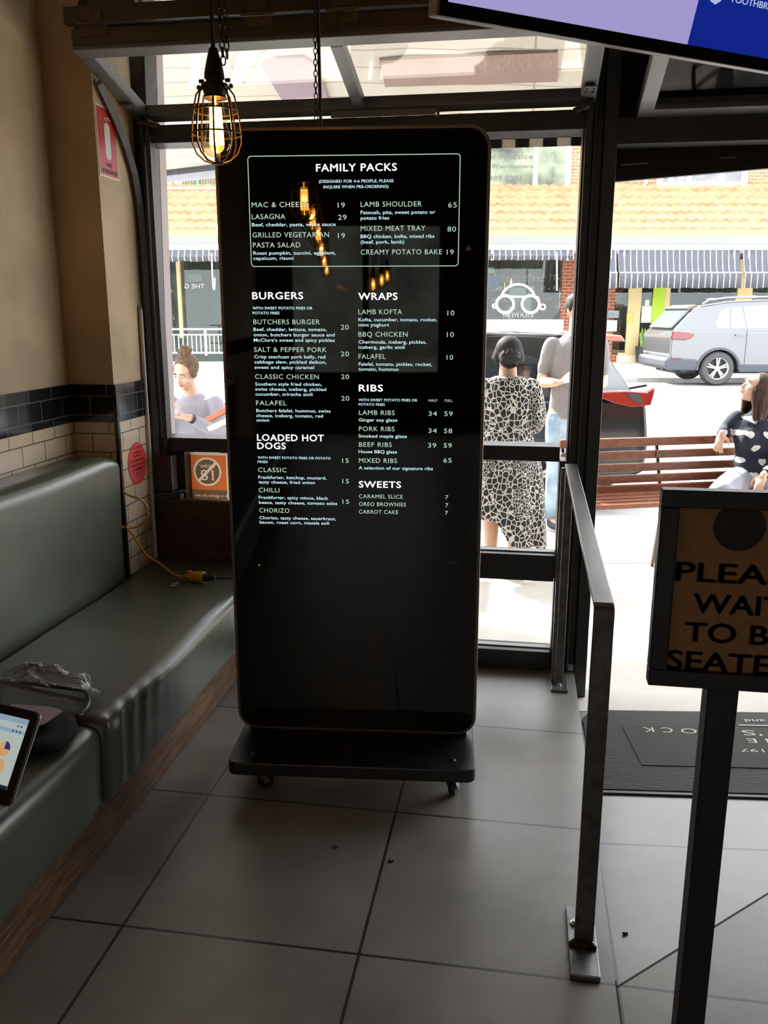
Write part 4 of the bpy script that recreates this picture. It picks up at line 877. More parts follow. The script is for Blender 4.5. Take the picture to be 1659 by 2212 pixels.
# ---- the shops across the street
FT = 23.5; RT = 21.6                                    # shop fronts, edge of their tiled verandah roof
def sp(px, py, t): return onT(px, py, t)
shop = empty('shop_building', S(4,FT,.19), 'brick shop building with a tiled verandah roof across the street', 'building')
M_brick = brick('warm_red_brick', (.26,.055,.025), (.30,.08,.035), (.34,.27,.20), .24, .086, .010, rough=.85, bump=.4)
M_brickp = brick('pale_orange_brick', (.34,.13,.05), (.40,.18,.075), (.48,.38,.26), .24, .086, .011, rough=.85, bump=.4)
M_crm = mat('cream_paint', (.62,.47,.24), .6); M_wht = mat('white_paint', (.72,.70,.66), .5); M_lime = mat('lime_paint', (.34,.50,.02), .5)
M_shopg = glass('shop_window_glass', (.62,.68,.66), 1.1); M_dark = mat('dark_shop_interior', (.060,.066,.062), .8, var=.6, vscale=2.2)
def sbox(mb, s0, s1, t0, t1, z0, z1):
    v = [S(*c) for c in ((s0,t0,z0),(s1,t0,z0),(s1,t1,z0),(s0,t1,z0),(s0,t0,z1),(s1,t0,z1),(s1,t1,z1),(s0,t1,z1))]
    return mb._add(v, [(3,2,1,0),(4,5,6,7),(0,1,5,4),(1,2,6,5),(2,3,7,6),(3,0,4,7)])
def pbox(mb, px0, px1, py0, py1, t, th):
    """box whose near face fills the sight lines at distance t"""
    s0, _, z1 = sp(px0, py0, t); s1, _, z0 = sp(px1, py1, t); return sbox(mb, s0, s1, t, t+th, z0, z1)
UT = 24.6
zu = sp(1300,396,UT)[2]
sL = sp(520,600,UT)[0]
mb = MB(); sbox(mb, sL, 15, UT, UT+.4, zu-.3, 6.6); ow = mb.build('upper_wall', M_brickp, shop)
# rough tiled roof between the wall and the gutter
zr0 = sp(1100,498,RT)[2]; 
M_tile = mat('terracotta_roof_tile', (.36,.15,.065), .8, var=.12, vscale=5, col2=(.46,.25,.13))
def tiles(s0, s1, tA, zA, tB, zB, n=6):
    mb = MB(); ds = .06; cnt = int((s1-s0)/ds)
    for k in range(n):
        a, b = k/n, (k+1)/n; rings = []
        for e, h in ((a, .095), (a, .0), (b, .0)):
            t = tA+(tB-tA)*e; z = zA+(zB-zA)*e
            if h: rings.append([S(s0+ds*i, t, z-.01+.020*math.cos(2*PI*i/4)) for i in range(cnt+1)])
            else: rings.append([S(s0+ds*i, t, z+.075+.022*math.cos(2*PI*i/4)) if e == a else S(s0+ds*i, t, z+.01+.020*math.cos(2*PI*i/4)) for i in range(cnt+1)])
        mb.loft(rings, cap=False, close=False)
    return mb
zg0 = sp(1100,527,RT)[2]; zg1 = sp(1100,512,RT)[2]
M_och = mat('ochre_fascia', (.46,.33,.15), .7); M_gut = mat('grey_white_gutter', (.20,.20,.20), .5)
zb0 = sp(1100,541,RT)[2]
def eaves(b, s0, s1):
    tiles(s0, s1, RT+.02, zr0, UT+.02, zu-.02).build('tiled_roof', M_tile, b)
    mb = MB(); sbox(mb, s0, s1, RT+.0, RT+.06, zg1-.02, zr0+.02); mb.build('fascia_board', M_och, b)
    mb = MB(); sbox(mb, s0, s1, RT-.12, RT-.0, zg0, zg1); mb.build('gutter', M_gut, b)
    mb = MB(); sbox(mb, s0, s1, RT-.04, RT+.04, zb0, zg0); sbox(mb, s0, s1, RT, UT, zb0+.05, zb0+.08); mb.build('white_board', M_wht, b)
eaves(shop, sL, 15)
# upper windows
def window(px0, px1, py0, py1, bars, txt=None, pane=None):
    fr = MB(); fw = 9
    pbox(fr, px0, px1, py1-fw, py1, UT-.12, .12); pbox(fr, px0, px0+fw*.7, py0, py1, UT-.08, .08); pbox(fr, px1-fw*.7, px1, py0, py1, UT-.08, .08)
    for b in bars: pbox(fr, b-2.2, b+2.2, py0, py1, UT-.07, .07)
    f = fr.build('window_frame', M_wht, shop); g_ = MB(); pbox(g_, px0, px1, py0, py1-3, UT-.045, .03); g_.build('pane', pane, f); return f
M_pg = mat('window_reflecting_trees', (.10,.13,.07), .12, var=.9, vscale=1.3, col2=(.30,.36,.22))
wf_ = window(1000,1232,262,414,(1158,), pane=M_pg)
mb = MB()
def stext(mb, txt, px0, px1, pyb, cap_px, t, bold=0, res=2):
    (s0, _, z0), (s1, _, _) = sp(px0, pyb, t), sp(px1, pyb, t); c = sp(px0, pyb-cap_px, t)[2]-z0
    letter(mb, txt, lambda u, v: S(u, t, v), s0, s1, z0, c, bold, res)
stext(mb, 'Family', 1068,1116,324,13, UT-.06); stext(mb, 'Medical Practice', 1002,1151,343,11.5, UT-.06); stext(mb, 'General Practitioners', 1003,1151,363,9.5, UT-.06); stext(mb, '9489 0291', 1046,1126,391,13, UT-.06)
mb.build('lettering', mat('dark_grey_vinyl', (.10,.10,.09), .6), wf_, recalc=False)
wf2 = window(1425,1614,316,401,(1450,1472,1492,1562), pane=mat('grey_blind_window', (.16,.16,.165), .25, var=.3, vscale=3))
mb = MB()
for k in range(9): pbox(mb, 1432,1450, 352+k*5, 354.5+k*5, UT-.10, .02)
mb.build('louvre', M_wht, wf2)
mb = MB(); stext(mb, 'ealth Centre', 1452,1608,402,15, UT-.13, .03); mb.build('lettering', M_wht, wf2, recalc=False)
dp = [S(*sp(1397,300,UT-.12)), S(*sp(1395,396,UT-.12)), S(*sp(1388,404,UT-.14)), S(*sp(1376,408,UT-.2)), S(*sp(1359,411,UT-.3))]
mb = MB(); mb.tube(dp, .055, 10); mb.build('downpipe', mat('grey_downpipe', (.50,.47,.47), .5), shop, smooth=True)
# ground floor
z0f = .19
mb = MB(); sbox(mb, sL, 15, FT+1.6, FT+1.7, z0f, zb0+.1); sbox(mb, sL, 15, FT+.05, FT+1.6, z0f-.02, z0f); mb.build('shop_interior', M_dark, shop)
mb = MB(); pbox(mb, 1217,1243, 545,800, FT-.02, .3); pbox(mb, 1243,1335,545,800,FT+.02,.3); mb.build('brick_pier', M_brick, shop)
mb = MB()
M_cdf = mat('cream_door_frame', (.56,.44,.22), .5)
for a, b in ((1363,1377), (1430,1438), (1600,1612)): mb = MB(); pbox(mb, a, b, 560, 772, FT-.04, .10); mb.build('door_post', M_cdf, shop)
mb = MB(); pbox(mb, 1335,1460, 762,772, FT-.05,.12); mb.build('door_sill', M_cdf, shop)
mb = MB(); pbox(mb, 1417,1427, 560,765, FT-.06,.05); pbox(mb, 1421,1431,560,765,FT-.03,.05); o = mb.build('green_post', M_lime, shop); o['label'] = 'lime green window post'
mb = MB(); pbox(mb, 1333,1700, 768,784, FT-.06,.2); mb.build('plinth', mat('pale_tiled_plinth', (.66,.58,.45), .6), shop)
mb = MB(); pbox(mb, 1438,1700, 706,770, FT-.02,.1); mb.build('stall_riser', mat('mustard_riser', (.42,.30,.10), .6), shop)
mb = MB(); pbox(mb, 1335,1700, 545,765, FT+.0,.012); pbox(mb, 1000,1217,545,690,FT+.0,.012); mb.build('shop_glass', M_shopg, shop)
mb = MB(); pbox(mb, 1000,1217, 690,720, FT-.05,.2); mb.build('white_sill', mat('pale_sill', (.66,.60,.48), .6), shop)
nb = MB(); pbox(nb, 1387,1409, 661,697, FT-.02,.006); pbox(nb, 1394,1402,648,660,FT-.02,.006); nb.build('paper_notice', mat('white_paper', (.62,.66,.62), .7), shop)
nb = MB(); pbox(nb, 1312,1337, 671,687, FT-.05,.02); cl = nb.build('closed_sign', mat('blue_grey_card', (.16,.22,.26), .6), shop)
mb = MB(); stext(mb, 'CLOSED', 1314,1335,684.5,7.5, FT-.06,.02); stext(mb, "SORRY WE ARE", 1315,1334,675,3, FT-.06,0); mb.build('lettering', M_wht, cl, recalc=False)
nb = MB(); pbox(nb, 1312,1332, 692,716, FT-.05,.02); hn_ = nb.build('hours_notice', mat('pale_card', (.60,.66,.64), .6), shop)
nb = MB(); pbox(nb, 1355,1365,676,696, FT-.08,.05); nb.build('letter_box', mat('mustard_box', (.62,.45,.10), .5), shop)
# optician window: shelves, poster, white spectacles sign
nb = MB()
for k, y in enumerate((598, 606, 626, 650, 668)):
    pbox(nb, 1060,1178, y, y+1.6, FT+.5, .2)
nb.build('shelf', mat('pale_shelf', (.35,.38,.36), .5), shop)
rnd = random.Random(5)
for cm, col in (('white_goods', (.50,.52,.50)), ('grey_goods', (.20,.22,.22)), ('red_goods', (.30,.05,.04))):
    nb = MB()
    for k in range(34):
        x = rnd.uniform(1060,1205); y = rnd.choice((597,605,625,649,667)); w_ = rnd.uniform(1.5,4); h_ = rnd.uniform(3,9); pbox(nb, x, x+w_, y-h_, y, FT+.48, .1)
    o = nb.build('shelf_goods', mat(cm, col, .6), shop); o['kind'] = 'stuff'
nb = MB(); pbox(nb, 1055,1078, 598,615, FT+.3,.02); pbox(nb, 1053,1080,616,622,FT+.3,.02); o = nb.build('blue_poster', mat('blue_poster_ink', (.02,.16,.38), .6), shop)
nb = MB(); pbox(nb, 1056,1068,577,590,FT+.3,.02); o = nb.build('exit_light', emit('green_sign_face', (.25,.8,.5), .6), shop)
nb = MB(); pbox(nb, 1102,1146, 622,690, FT+.06,.02); ps = nb.build('poster', mat('pale_poster', (.50,.58,.58), .6), shop)
def spt2(px, py, t): s_, _, z_ = sp(px, py, t); return S(s_, t, z_)
def disc(mb, cx, cy, rx, ry, t, n=28): mb.quad(*[spt2(cx+rx*math.cos(2*PI*k/n), cy+ry*math.sin(2*PI*k/n), t) for k in range(n)])
nb = MB(); disc(nb, 1119,668,14,18, FT+.055); nb.build('poster_face', mat('poster_skin_ink', (.62,.42,.32), .6), ps)
nb = MB(); disc(nb, 1126,684,26,6, FT+.053); disc(nb, 1108,655,7,9,FT+.054); nb.build('poster_dark', mat('poster_dark_ink', (.05,.06,.07), .6), ps)
def ringp(mb, cx, cy, r, wd, t, n=30, a0=0, a1=2*PI, dz=.0):
    mb.tube([spt2(cx+r*math.cos(a0+(a1-a0)*k/n), cy+r*math.sin(a0+(a1-a0)*k/n), t) for k in range(n+1)], wd*.0125, 8, cap=a1-a0 < 6)
gs = MB(); gt = FT-.06
ringp(gs, 1091,657,18.5,3.4,gt); ringp(gs, 1146,657,18.5,3.4,gt); ringp(gs, 1119,652,38,2.8,gt,24,PI*1.13,PI*1.87); ringp(gs, 1172,663,5.5,2.2,gt,14); ringp(gs, 1068,661,4,2.0,gt,12)
for a, b in (((1080,645),(1088,628)), ((1157,645),(1150,628)), ((1104,641),(1133,641)), ((1165,650),(1160,640))): gs.cyl(spt2(*a, gt), spt2(*b, gt), .03, seg=8)
stext(gs, 'THE EYE PLACE', 1084,1152,685,7.5, gt, .01)
spec_ = gs.build('spectacles_sign', mat('white_window_sign', (.85,.85,.84), .5), shop, recalc=False); spec_['label'] = 'white spectacles shaped window sign'
nb = MB(); ringp(nb, 1113,667,6,.7,FT+.045,16); ringp(nb, 1126,666,6,.7,FT+.045,16); nb.build('poster_glasses', M_black2, ps)
# left shop with its gallery glass, and the balcony block above it
shop2 = empty('shop_building', S(-5,FT,.19), 'cream framed shop with dark glass under a balcony, left of the menu board', 'building')
eaves(shop2, -12, sL-.01)
mb = MB(); sbox(mb, -12, sL-.01, FT+.3, FT+.4, z0f, zb0+.1); mb.build('shop_interior', mat('dim_green_interior', (.085,.095,.085), .8, var=.5, vscale=2), shop2)
mb = MB(); pbox(mb, 379,396, 555,730, FT-.05,.15); mb.build('shop_frame', mat('tan_post', (.55,.38,.19), .6), shop2)
mb = MB(); pbox(mb, 396,520, 555,800, FT,.012); pbox(mb, 300,379,555,800,FT,.012); gl_ = mb.build('shop_glass', M_shopg, shop2)
mb = MB(); (sa_, _, za_), (sb_, _, zb_) = sp(399,623,FT-.02), sp(442,623,FT-.02); ccap = sp(399,613,FT-.02)[2]-za_
letter(mb, 'THE G', lambda u, v: S(-u, FT-.02, v), -sb_, -sa_, za_, ccap, 0, 2); mb.build('lettering', mat('pale_reflected_lettering', (.50,.50,.46), .6), gl_, recalc=False)  # reversed sign reflection put on the glass as pale letters
nb = MB()
for k in range(26): x = rnd.uniform(352,378); y = rnd.choice((632,652,672,690,706)); pbox(nb, x, x+3, y-rnd.uniform(4,10), y, FT+.15, .1)
o = nb.build('shelf_goods', mat('mixed_goods', (.25,.20,.12), .6, var=.8, vscale=9), shop2); o['kind'] = 'stuff'
nb = MB(); pbox(nb, 396,520, 606,622, FT+.1,.02); nb.build('dark_band', mat('dark_brown_band', (.05,.04,.03), .5), shop2)
nb = MB(); pbox(nb, 405,436, 591,608, FT+.08,.02); nb.build('wall_unit', mat('pale_unit', (.30,.30,.27), .6), shop2)
zt0 = sp(420,428,UT)[2]
mb = MB(); sbox(mb, -12, sL-.01, UT, UT+.3, zt0-.4, 6.6); mb.build('upper_wall', mat('pale_balcony_wall', (.42,.38,.30), .7, var=.3, vscale=3), shop2)
mb = MB(); sbox(mb, -12, sL-.01, UT-.5, UT, sp(420,428,UT-.5)[2], sp(420,415,UT-.5)[2]); mb.build('balcony_slab', M_wht, shop2)
mb = MB(); sbox(mb, -12, sL-.01, UT-.5, UT-.44, sp(420,409,UT-.5)[2], sp(420,404.5,UT-.5)[2]); mb.build('balcony_rail', M_wht, shop2)
mb = MB(); pbox(mb, 421,430, 330,415, UT-.1,.1); pbox(mb, 364,374, 330,415, UT-.1,.1); pbox(mb, 391,462,399,403,UT-.1,.05); o = mb.build('balcony_post', mat('green_paint', (.10,.36,.18), .6), shop2)
mb = MB()
for k in range(16): x = 392+k*6; pbox(mb, x, x+.8, 330,412, UT-.05,.02)
for k in range(12): pbox(mb, 392,488, 340+k*6, 340.7+k*6, UT-.05,.02)
mb.build('balcony_mesh', mat('tan_mesh', (.20,.17,.11), .6), shop2)
# striped awnings
def striped(name, c1, c2, step):
    m, N, L, b = nt(name); tc = N.new('ShaderNodeTexCoord'); s_ = N.new('ShaderNodeSeparateXYZ'); L.new(tc.outputs['Object'], s_.inputs[0])
    def mm_(op, a, v):
        q = N.new('ShaderNodeMath'); q.operation = op; L.new(a, q.inputs[0]); q.inputs[1].default_value = v; return q.outputs[0]
    f = mm_('LESS_THAN', mm_('FRACT', mm_('DIVIDE', s_.outputs[0], step), 0), .115)
    mx = N.new('ShaderNodeMixRGB'); mx.inputs[1].default_value = rgba(c1); mx.inputs[2].default_value = rgba(c2); L.new(f, mx.inputs[0]); L.new(mx.outputs[0], b.inputs['Base Color']); b.inputs['Roughness'].default_value = .85
    return m
M_strip = striped('slate_stripe_canvas', (.075,.075,.09), (.80,.80,.80), .149)
def awning(px0, px1, py0, py1, label, drop=True):
    s0, _, z1 = sp(px0, py0, RT-.1); s1, _, z0 = sp(px1, py1, RT-.35)
    r = empty('striped_awning', S((s0+s1)/2, RT-.1, z1), label, 'awning', 'slate striped shop awnings', rz=YAW)
    mb = MB(); n = int((s1-s0)/.06); rings = []; H = z1-z0
    pr_ = [(0,0), (.05,.25), (.14,.55), (.22,.60), (.24,.66), (.25,.99)] if drop else [(0,0), (.04,.4), (.10,.62), (.06,.9), (.02,.98)]
    mid = (s0+s1)/2
    for dt, k in pr_:
        rings.append([Vector((s0-mid+(s1-s0)*i/n, -dt-.008*math.sin(i*1.7)*k, -H*k - (.018*abs(math.sin(i*.35)) if k > .97 else 0))) for i in range(n+1)])
    mb.loft(rings, cap=False, close=False); mb.build('canvas', M_strip, r, world=False, smooth=True, solid=.006)
    if drop:
        mb = MB(); mb.bar((s0-mid,-.225,-H*.60), (s1-mid,-.225,-H*.60), .02, .03); mb.build('bar', mat('grey_bar', (.30,.30,.33), .5), r, world=False)
    mb = MB()
    for e in (s0-mid+.14, s1-mid-.14):
        mb.cyl((e,-.02,.02), (e,-.04,-H*1.05 if not drop else -H*.7), .022, seg=8); mb.box((e-.09,-.06,.06), (e+.09,0,.10))
    mb.build('arm', M_wht, r, world=False)
awning(1336,1600,540,622, 'wide slate striped awning above the parked silver car')
awning(1605,1900,540,622, 'slate striped awning at the right edge, cut off by the frame')
awning(1246,1333,540,622, 'slate striped awning half hidden by the dark doorway post')
awning(1050,1243,540,560, 'rolled up slate striped awning over the optician window', False)
awning(300,520,540,563, 'rolled up slate striped awning over the cream framed shop', False)
hk = MB(); hk.tube(smoothpts([spt2(457,547,RT-.4), spt2(459,600,RT-.4), spt2(461,622,RT-.4), spt2(463.5,623,RT-.4), spt2(464,600,RT-.4)]), .018, 6); o = hk.build('crank_hook', M_wht, loc=spt2(457,547,RT-.4)); tag(o, 'white awning crank hook hanging left of the menu board', 'hook')
hk = MB(); hk.cyl(spt2(1203,545,RT-.3), spt2(1203,628,RT-.3), .018, seg=6); o = hk.build('crank_rod', M_wht, loc=spt2(1203,545,RT-.3)); tag(o, 'white awning rod hanging in front of the optician window', 'rod')
# pale railing on the far footpath
RLT = 20.2
rl = empty('street_railing', S(sp(420,765,RLT)[0],RLT,.1), 'pale green metal railing across the street behind the phone reader', 'railing')
M_rlg = mat('pale_green_paint', (.55,.62,.58), .5)
mb = MB()
for y in (711,723,762): a, b = sp(330,y,RLT), sp(540,y,RLT); mb.bar(S(a[0],RLT,a[2]), S(b[0],RLT,b[2]), .04, .04 if y != 723 else .025)
mb.build('rail', M_rlg, rl)
for px in (357,443,525):
    a, b = sp(px,711,RLT), sp(px,768,RLT); mb = MB(); mb.bar(S(a[0],RLT,a[2]), S(a[0],RLT,b[2]), .045, .045, (0,1,0)); mb.build('post', M_rlg, rl)
for k in range(16):
    px = 366+k*9.6
    if abs(px-443) < 4: continue
    a, b = sp(px,723,RLT), sp(px,762,RLT); mb = MB(); mb.bar(S(a[0],RLT,a[2]), S(a[0],RLT,b[2]), .018, .018, (0,1,0)); mb.build('baluster', M_rlg, rl)
# snake plant in the doorway
pt_ = spt2(1391,760,FT-.25) ; pp = empty('potted_snake_plant', pt_, 'snake plant in a dark pot at the shop door across the street', 'plant')
mb = MB(); pz = z0f; pbase = Vector((pt_.x,pt_.y,z0f+.03)); mb.lathe([(0,0), (.20,0), (.24,.40), (.22,.40), (.2,.36), (0,.36)], pbase, 20); mb.build('pot', mat('dark_pot', (.03,.033,.038), .4), pp, smooth=True, angle=30)
mb = MB(); rnd = random.Random(11)
for k in range(13):
    a = rnd.uniform(0, 2*PI); r0 = rnd.uniform(.02,.12); h_ = rnd.uniform(.30,.58); lx = rnd.uniform(-.10,.10)
    b = pbase+Vector((r0*math.cos(a), r0*math.sin(a), .35)); mb.tube([b, b+Vector((lx*.3,0,h_*.5)), b+Vector((lx*.8,0,h_*.85)), b+Vector((lx,0,h_))], [(.022,.006),(.034,.006),(.026,.005),(.003,.003)], 6, flat=(1,1,(0,1,0)))
mb.build('leaf_blades', mat('yellow_edged_leaf', (.16,.26,.06), .5, var=.4, vscale=14), pp, smooth=True)

# ---- cars
def car(name, label, mbody, mlow, s0, t0, z0, fwd, P):
    """P: outlines in metres, x from the tail forward, z above the road; near side stands at t0"""
    r = empty(name, S(s0, t0+.9, z0), label, 'car'); Wd = 1.80
    C = lambda x, d, z: S(s0+fwd*x, t0+d, z0+z)
    def shell(nm, poly, m, d0, d1, lean=0, zb=0, bev=.03):
        mb = MB(); n = len(poly); vs_ = []
        for d, sgn in ((d0, 1), (d1, -1)):
            for x, z in poly: vs_.append(C(x, d+sgn*lean*max(0, z-zb), z))
        f = [tuple(range(n)), tuple(reversed(range(n, 2*n)))]+[(i, n+i, n+(i+1) % n, (i+1) % n) for i in range(n)]
        mb._add(vs_, f); return mb.build(nm, m, r, bevel=bev, bseg=3)
    def arch(cx, rr, zc, n=14): return [(cx+rr*math.cos(PI-PI*k/n), zc+rr*math.sin(PI-PI*k/n)) for k in range(n+1)]
    xr_, xf_, ra = P['wheels'][0], P['wheels'][1], P['arch']; zc = P['rad']
    lo = P['under']; low = [P['lower'][0]]+arch(xr_, ra, zc*.9)+arch(xf_, ra, zc*.9)+P['lower'][1:]
    shell('body', low, mbody, 0, Wd); gh = shell('cabin', P['cabin'], mbody, .03, Wd-.03, P['lean'], P['belt'], .04)
    shell('sill_trim', P['sill'], mlow, -.012, Wd+.012, bev=.02) if 'sill' in P else None
    if 'bumper' in P: shell('bumper', P['bumper'], mlow, -.02, Wd+.02, bev=.05)
    # arch flares and dark wells
    for cx in (xr_, xf_):
        a0 = arch(cx, ra+.045, zc*.9); a1 = arch(cx, ra, zc*.9); mb = MB(); n = len(a0)
        mb._add([C(x, -.018, z) for x, z in a0]+[C(x, -.018, z) for x, z in a1]+[C(x, .02, z) for x, z in a0]+[C(x, .02, z) for x, z in a1],
                [(i, i+1, n+i+1, n+i) for i in range(n-1)]+[(2*n+i, 2*n+i+1, i+1, i) for i in range(n-1)]+[(n+i, n+i+1, 3*n+i+1, 3*n+i) for i in range(n-1)])
        mb.build('arch_flare', mlow, r)
    mb = MB(); mb.prism([(.25,.22), (4.0,.22), (4.0,.62), (.25,.62)], lambda u, v, d: C(u, d, v), .28, Wd-.28); mb.build('underbody', M_black2, r)
    for i, poly in enumerate(P['windows']):
        mb = MB(); zb, ln_ = P['belt'], P['lean']; n = len(poly); mb.quad(*[C(x, .03+ln_*max(0, z-zb)-.006, z) for x, z in poly]); mb.build('side_window', P['glass'], gh)
    for i, (cx, d) in enumerate([(c, dd) for c in (xr_, xf_) for dd in (.10, Wd-.10)]):
        R_ = P['rad']; wh = empty('wheel', C(cx, d, R_), parent=r); wh.location = chain(r).inverted() @ C(cx, d, R_)
        sd = -1 if d < .5 else 1
        mb = MB(); M4 = STREET.copy(); M4.translation = C(cx, d, R_)
        mb.lathe([(R_*.64,-.10), (R_*.90,-.105), (R_*.99,-.07), (R_,0), (R_*.99,.07), (R_*.90,.105), (R_*.64,.10)], (0,0,0), 36, 'Y', cap=False); mb.bm.transform(M4); mb.build('tyre', mat('tyre_rubber', (.05,.048,.047), .7) if P.get('tyre') is None else P['tyre'], wh, smooth=True, angle=50)
        mb = MB(); mb.lathe([(R_*.60,sd*.07), (R_*.66,sd*.085), (R_*.66,sd*.06), (R_*.58,sd*.0), (R_*.1,sd*.0), (0,sd*.0)], (0,0,0), 36, 'Y', cap=False)
        mb.lathe([(0,sd*.08), (R_*.14,sd*.075), (R_*.17,sd*.05)], (0,0,0), 16, 'Y')
        for k in range(5):
            for e in (-.17, .17):
                a = 2*PI*k/5+PI/2+e; a2 = 2*PI*k/5+PI/2+e*.55; p_ = Vector((R_*.14*math.cos(a), sd*.06, R_*.14*math.sin(a))); q_ = Vector((R_*.63*math.cos(a2+e*.25), sd*.075, R_*.63*math.sin(a2+e*.25))); mb.bar(p_, q_, R_*.085, .02, (0,1,0))
        mb.bm.transform(M4); mb.build('rim', P['rim'], wh)
        mb = MB(); mb.lathe([(0,0), (R_*.6,0)], (0,sd*.01,0), 24, 'Y', cap=False); mb.bm.transform(M4); mb.build('brake_shadow', M_black2, wh)
    return r, C
M_silver = mat('silver_grey_car_paint', (.115,.116,.12), .22, metal=.45, coat=.8)
M_clad = mat('blue_grey_cladding', (.045,.05,.064), .5)
M_lampr = mat('red_lamp_plastic', (.13,.004,.003), .12, coat=.6); M_carg = mat('car_glass_painted_sky', (.34,.36,.37), .05, metal=.35); M_carb = mat('dark_car_glass', (.012,.014,.016), .04, spec=.8)  # bright car glass has the white sky reflection put into its colour
M_alloy = mat('alloy_rim', (.55,.54,.52), .3, metal=.7)
PS = dict(wheels=(1.00,3.62), arch=.40, rad=.335, under=.25, belt=1.02, lean=.26,
  lower=[(.30,.27), (4.35,.30), (4.44,.55), (4.36,.86), (3.35,1.02), (.10,1.08), (.03,.98), (.02,.62), (.10,.40)],
  bumper=[(-.06,.38), (.02,.30), (.56,.285), (.585,.42), (.57,.52), (-.02,.55), (-.07,.50)],
  sill=[(1.42,.26), (3.2,.26), (3.2,.42), (1.42,.42)],
  cabin=[(.08,1.02), (.13,1.12), (.48,1.50), (.60,1.555), (1.2,1.64), (1.9,1.67), (2.6,1.60), (3.5,1.02)],
  windows=[[(.95,1.12), (.90,1.20), (1.00,1.44), (1.13,1.50), (1.18,1.50), (1.16,1.12)], [(1.20,1.12), (1.22,1.51), (1.42,1.53), (1.50,1.12)], [(1.53,1.12), (1.45,1.535), (1.98,1.56), (2.08,1.12)], [(2.16,1.12), (2.10,1.555), (2.55,1.50), (3.05,1.12)]], glass=M_carg, rim=M_alloy)
suv, CS = car('silver_car', 'silver grey four wheel drive car parked across the street under the awnings', M_silver, M_clad, 5.62, 17.0, .088, 1, PS)
mb = MB(); mb.prism([(.02,.90), (.30,.885), (.42,.93), (.48,1.00), (.30,1.04), (.05,1.06)], lambda u, v, d: CS(u, d, v), -.02, .05); mb.build('tail_lamp', M_lampr, suv, bevel=.015)
mb = MB(); mb.prism([(.06,.555), (.26,.55), (.25,.525), (.07,.53)], lambda u, v, d: CS(u, d, v), -.03, .03); mb.build('reflector', M_lampr, suv)
mb = MB(); mb.tube([CS(.62,.10,1.58), CS(.75,.10,1.655), CS(1.1,.12,1.70), CS(2.2,.14,1.725), CS(2.6,.14,1.67)], .018, 8); mb.ell(CS(.80,.10,1.665), (.10,.03,.03)); mb.ell(CS(1.62,.12,1.71), (.10,.03,.03)); mb.build('roof_rail', mat('grey_roof_rail', (.26,.26,.27), .35, metal=.7), suv, smooth=True)
mb = MB(); mb.bar(CS(1.28,-.025,.985), CS(1.47,-.025,.98), .03, .025); mb.ell(CS(1.37,-.01,.99), (.06,.02,.025)); mb.build('door_handle', M_silver, suv)
mb = MB(); mb.prism([(.09,1.12), (.44,1.49), (.46,1.46), (.14,1.12)], lambda u, v, d: CS(u-.035, d, v), .22, 1.58); mb.build('rear_window', mat('green_grey_glass', (.10,.14,.14), .05), suv)
mb = MB(); mb.prism([(.40,1.50), (.60,1.57), (.62,1.53), (.46,1.46)], lambda u, v, d: CS(u-.06, d, v), .20, 1.60); mb.build('spoiler', mat('dark_spoiler', (.12,.07,.06), .4), suv)
mb = MB(); mb.cyl(CS(-.02,.25,.30), CS(.10,.25,.30), .035, seg=10); mb.build('exhaust', M_black2, suv)
mb = MB()
for a in ((1.18,1.10),): mb.bar(CS(1.51,-.004,.40), CS(1.51,-.004,1.10), .006, .006, (0,1,0))
mb.build('door_gap', M_black2, suv)
# dark hatchback at the near kerb
M_blackpaint = mat('gloss_black_car_paint', (.006,.006,.007), .10, coat=.15, spec=.35)
PB = dict(wheels=(1.02,3.68), arch=.375, rad=.335, under=.2, belt=.98, lean=.24,
  lower=[(.32,.26), (4.30,.28), (4.42,.50), (4.36,.78), (3.40,.98), (.14,1.05), (.02,1.00), (-.02,.66), (.0,.40)],
  cabin=[(.05,.98), (.10,1.06), (.40,1.50), (.30,1.55), (.36,1.585), (.80,1.61), (1.7,1.63), (2.3,1.58), (3.40,.98)],
  windows=[[(.75,1.08), (.92,1.38), (1.10,1.44), (1.10,1.05)], [(1.16,1.05), (1.16,1.46), (1.75,1.51), (1.80,1.05)], [(1.90,1.05), (1.86,1.51), (2.25,1.49), (2.95,1.06)]], glass=M_carb, rim=M_alloy)
bc, CB = car('black_car', 'black hatchback parked at the kerb behind the timber bench, red tail lamp', M_blackpaint, M_black2, 2.34, 7.50, GZ-.15, -1, PB)
tlp = [(2.34-sp(1020+a*.3852, 600+b*.3852, 7.48)[0], sp(1020+a*.3852, 600+b*.3852, 7.48)[2]-(GZ-.15)) for a, b in ((600,655),(727,640),(860,634),(985,642),(1027,614),(1022,655),(1004,715),(900,728),(800,706),(700,668))]
mb = MB(); mb.prism(tlp, lambda u, v, d: CB(u, d, v), -.022, .06); mb.build('tail_lamp', M_lampr, bc, bevel=.01)
mb = MB()
clp = [(2.34-sp(1020+a*.3852, 600+b*.3852, 7.47)[0], sp(1020+a*.3852, 600+b*.3852, 7.47)[2]-(GZ-.15)) for a, b in ((862,650),(925,650),(962,690),(940,705),(905,690))]
mb.prism(clp, lambda u, v, d: CB(u, d, v), -.03, .0)
mb.build('lamp_claw', M_black2, bc)
mb = MB(); mb.quad(*[CB(u, .03+.24*(v-.98)-.008, v) for u, v in ((.13,1.075), (.40,1.47), (.50,1.50), (.66,1.50), (.62,1.30), (.46,1.07))]); o = mb.build('rear_quarter_glass', M_carg, bc)
mb = MB(); mb.prism([(.20,1.545), (.24,1.60), (.80,1.625), (.60,1.56)], lambda u, v, d: CB(u, d, v), .14, 1.66); mb.build('spoiler', mat('red_brown_spoiler', (.30,.12,.09), .4), bc, bevel=.012)
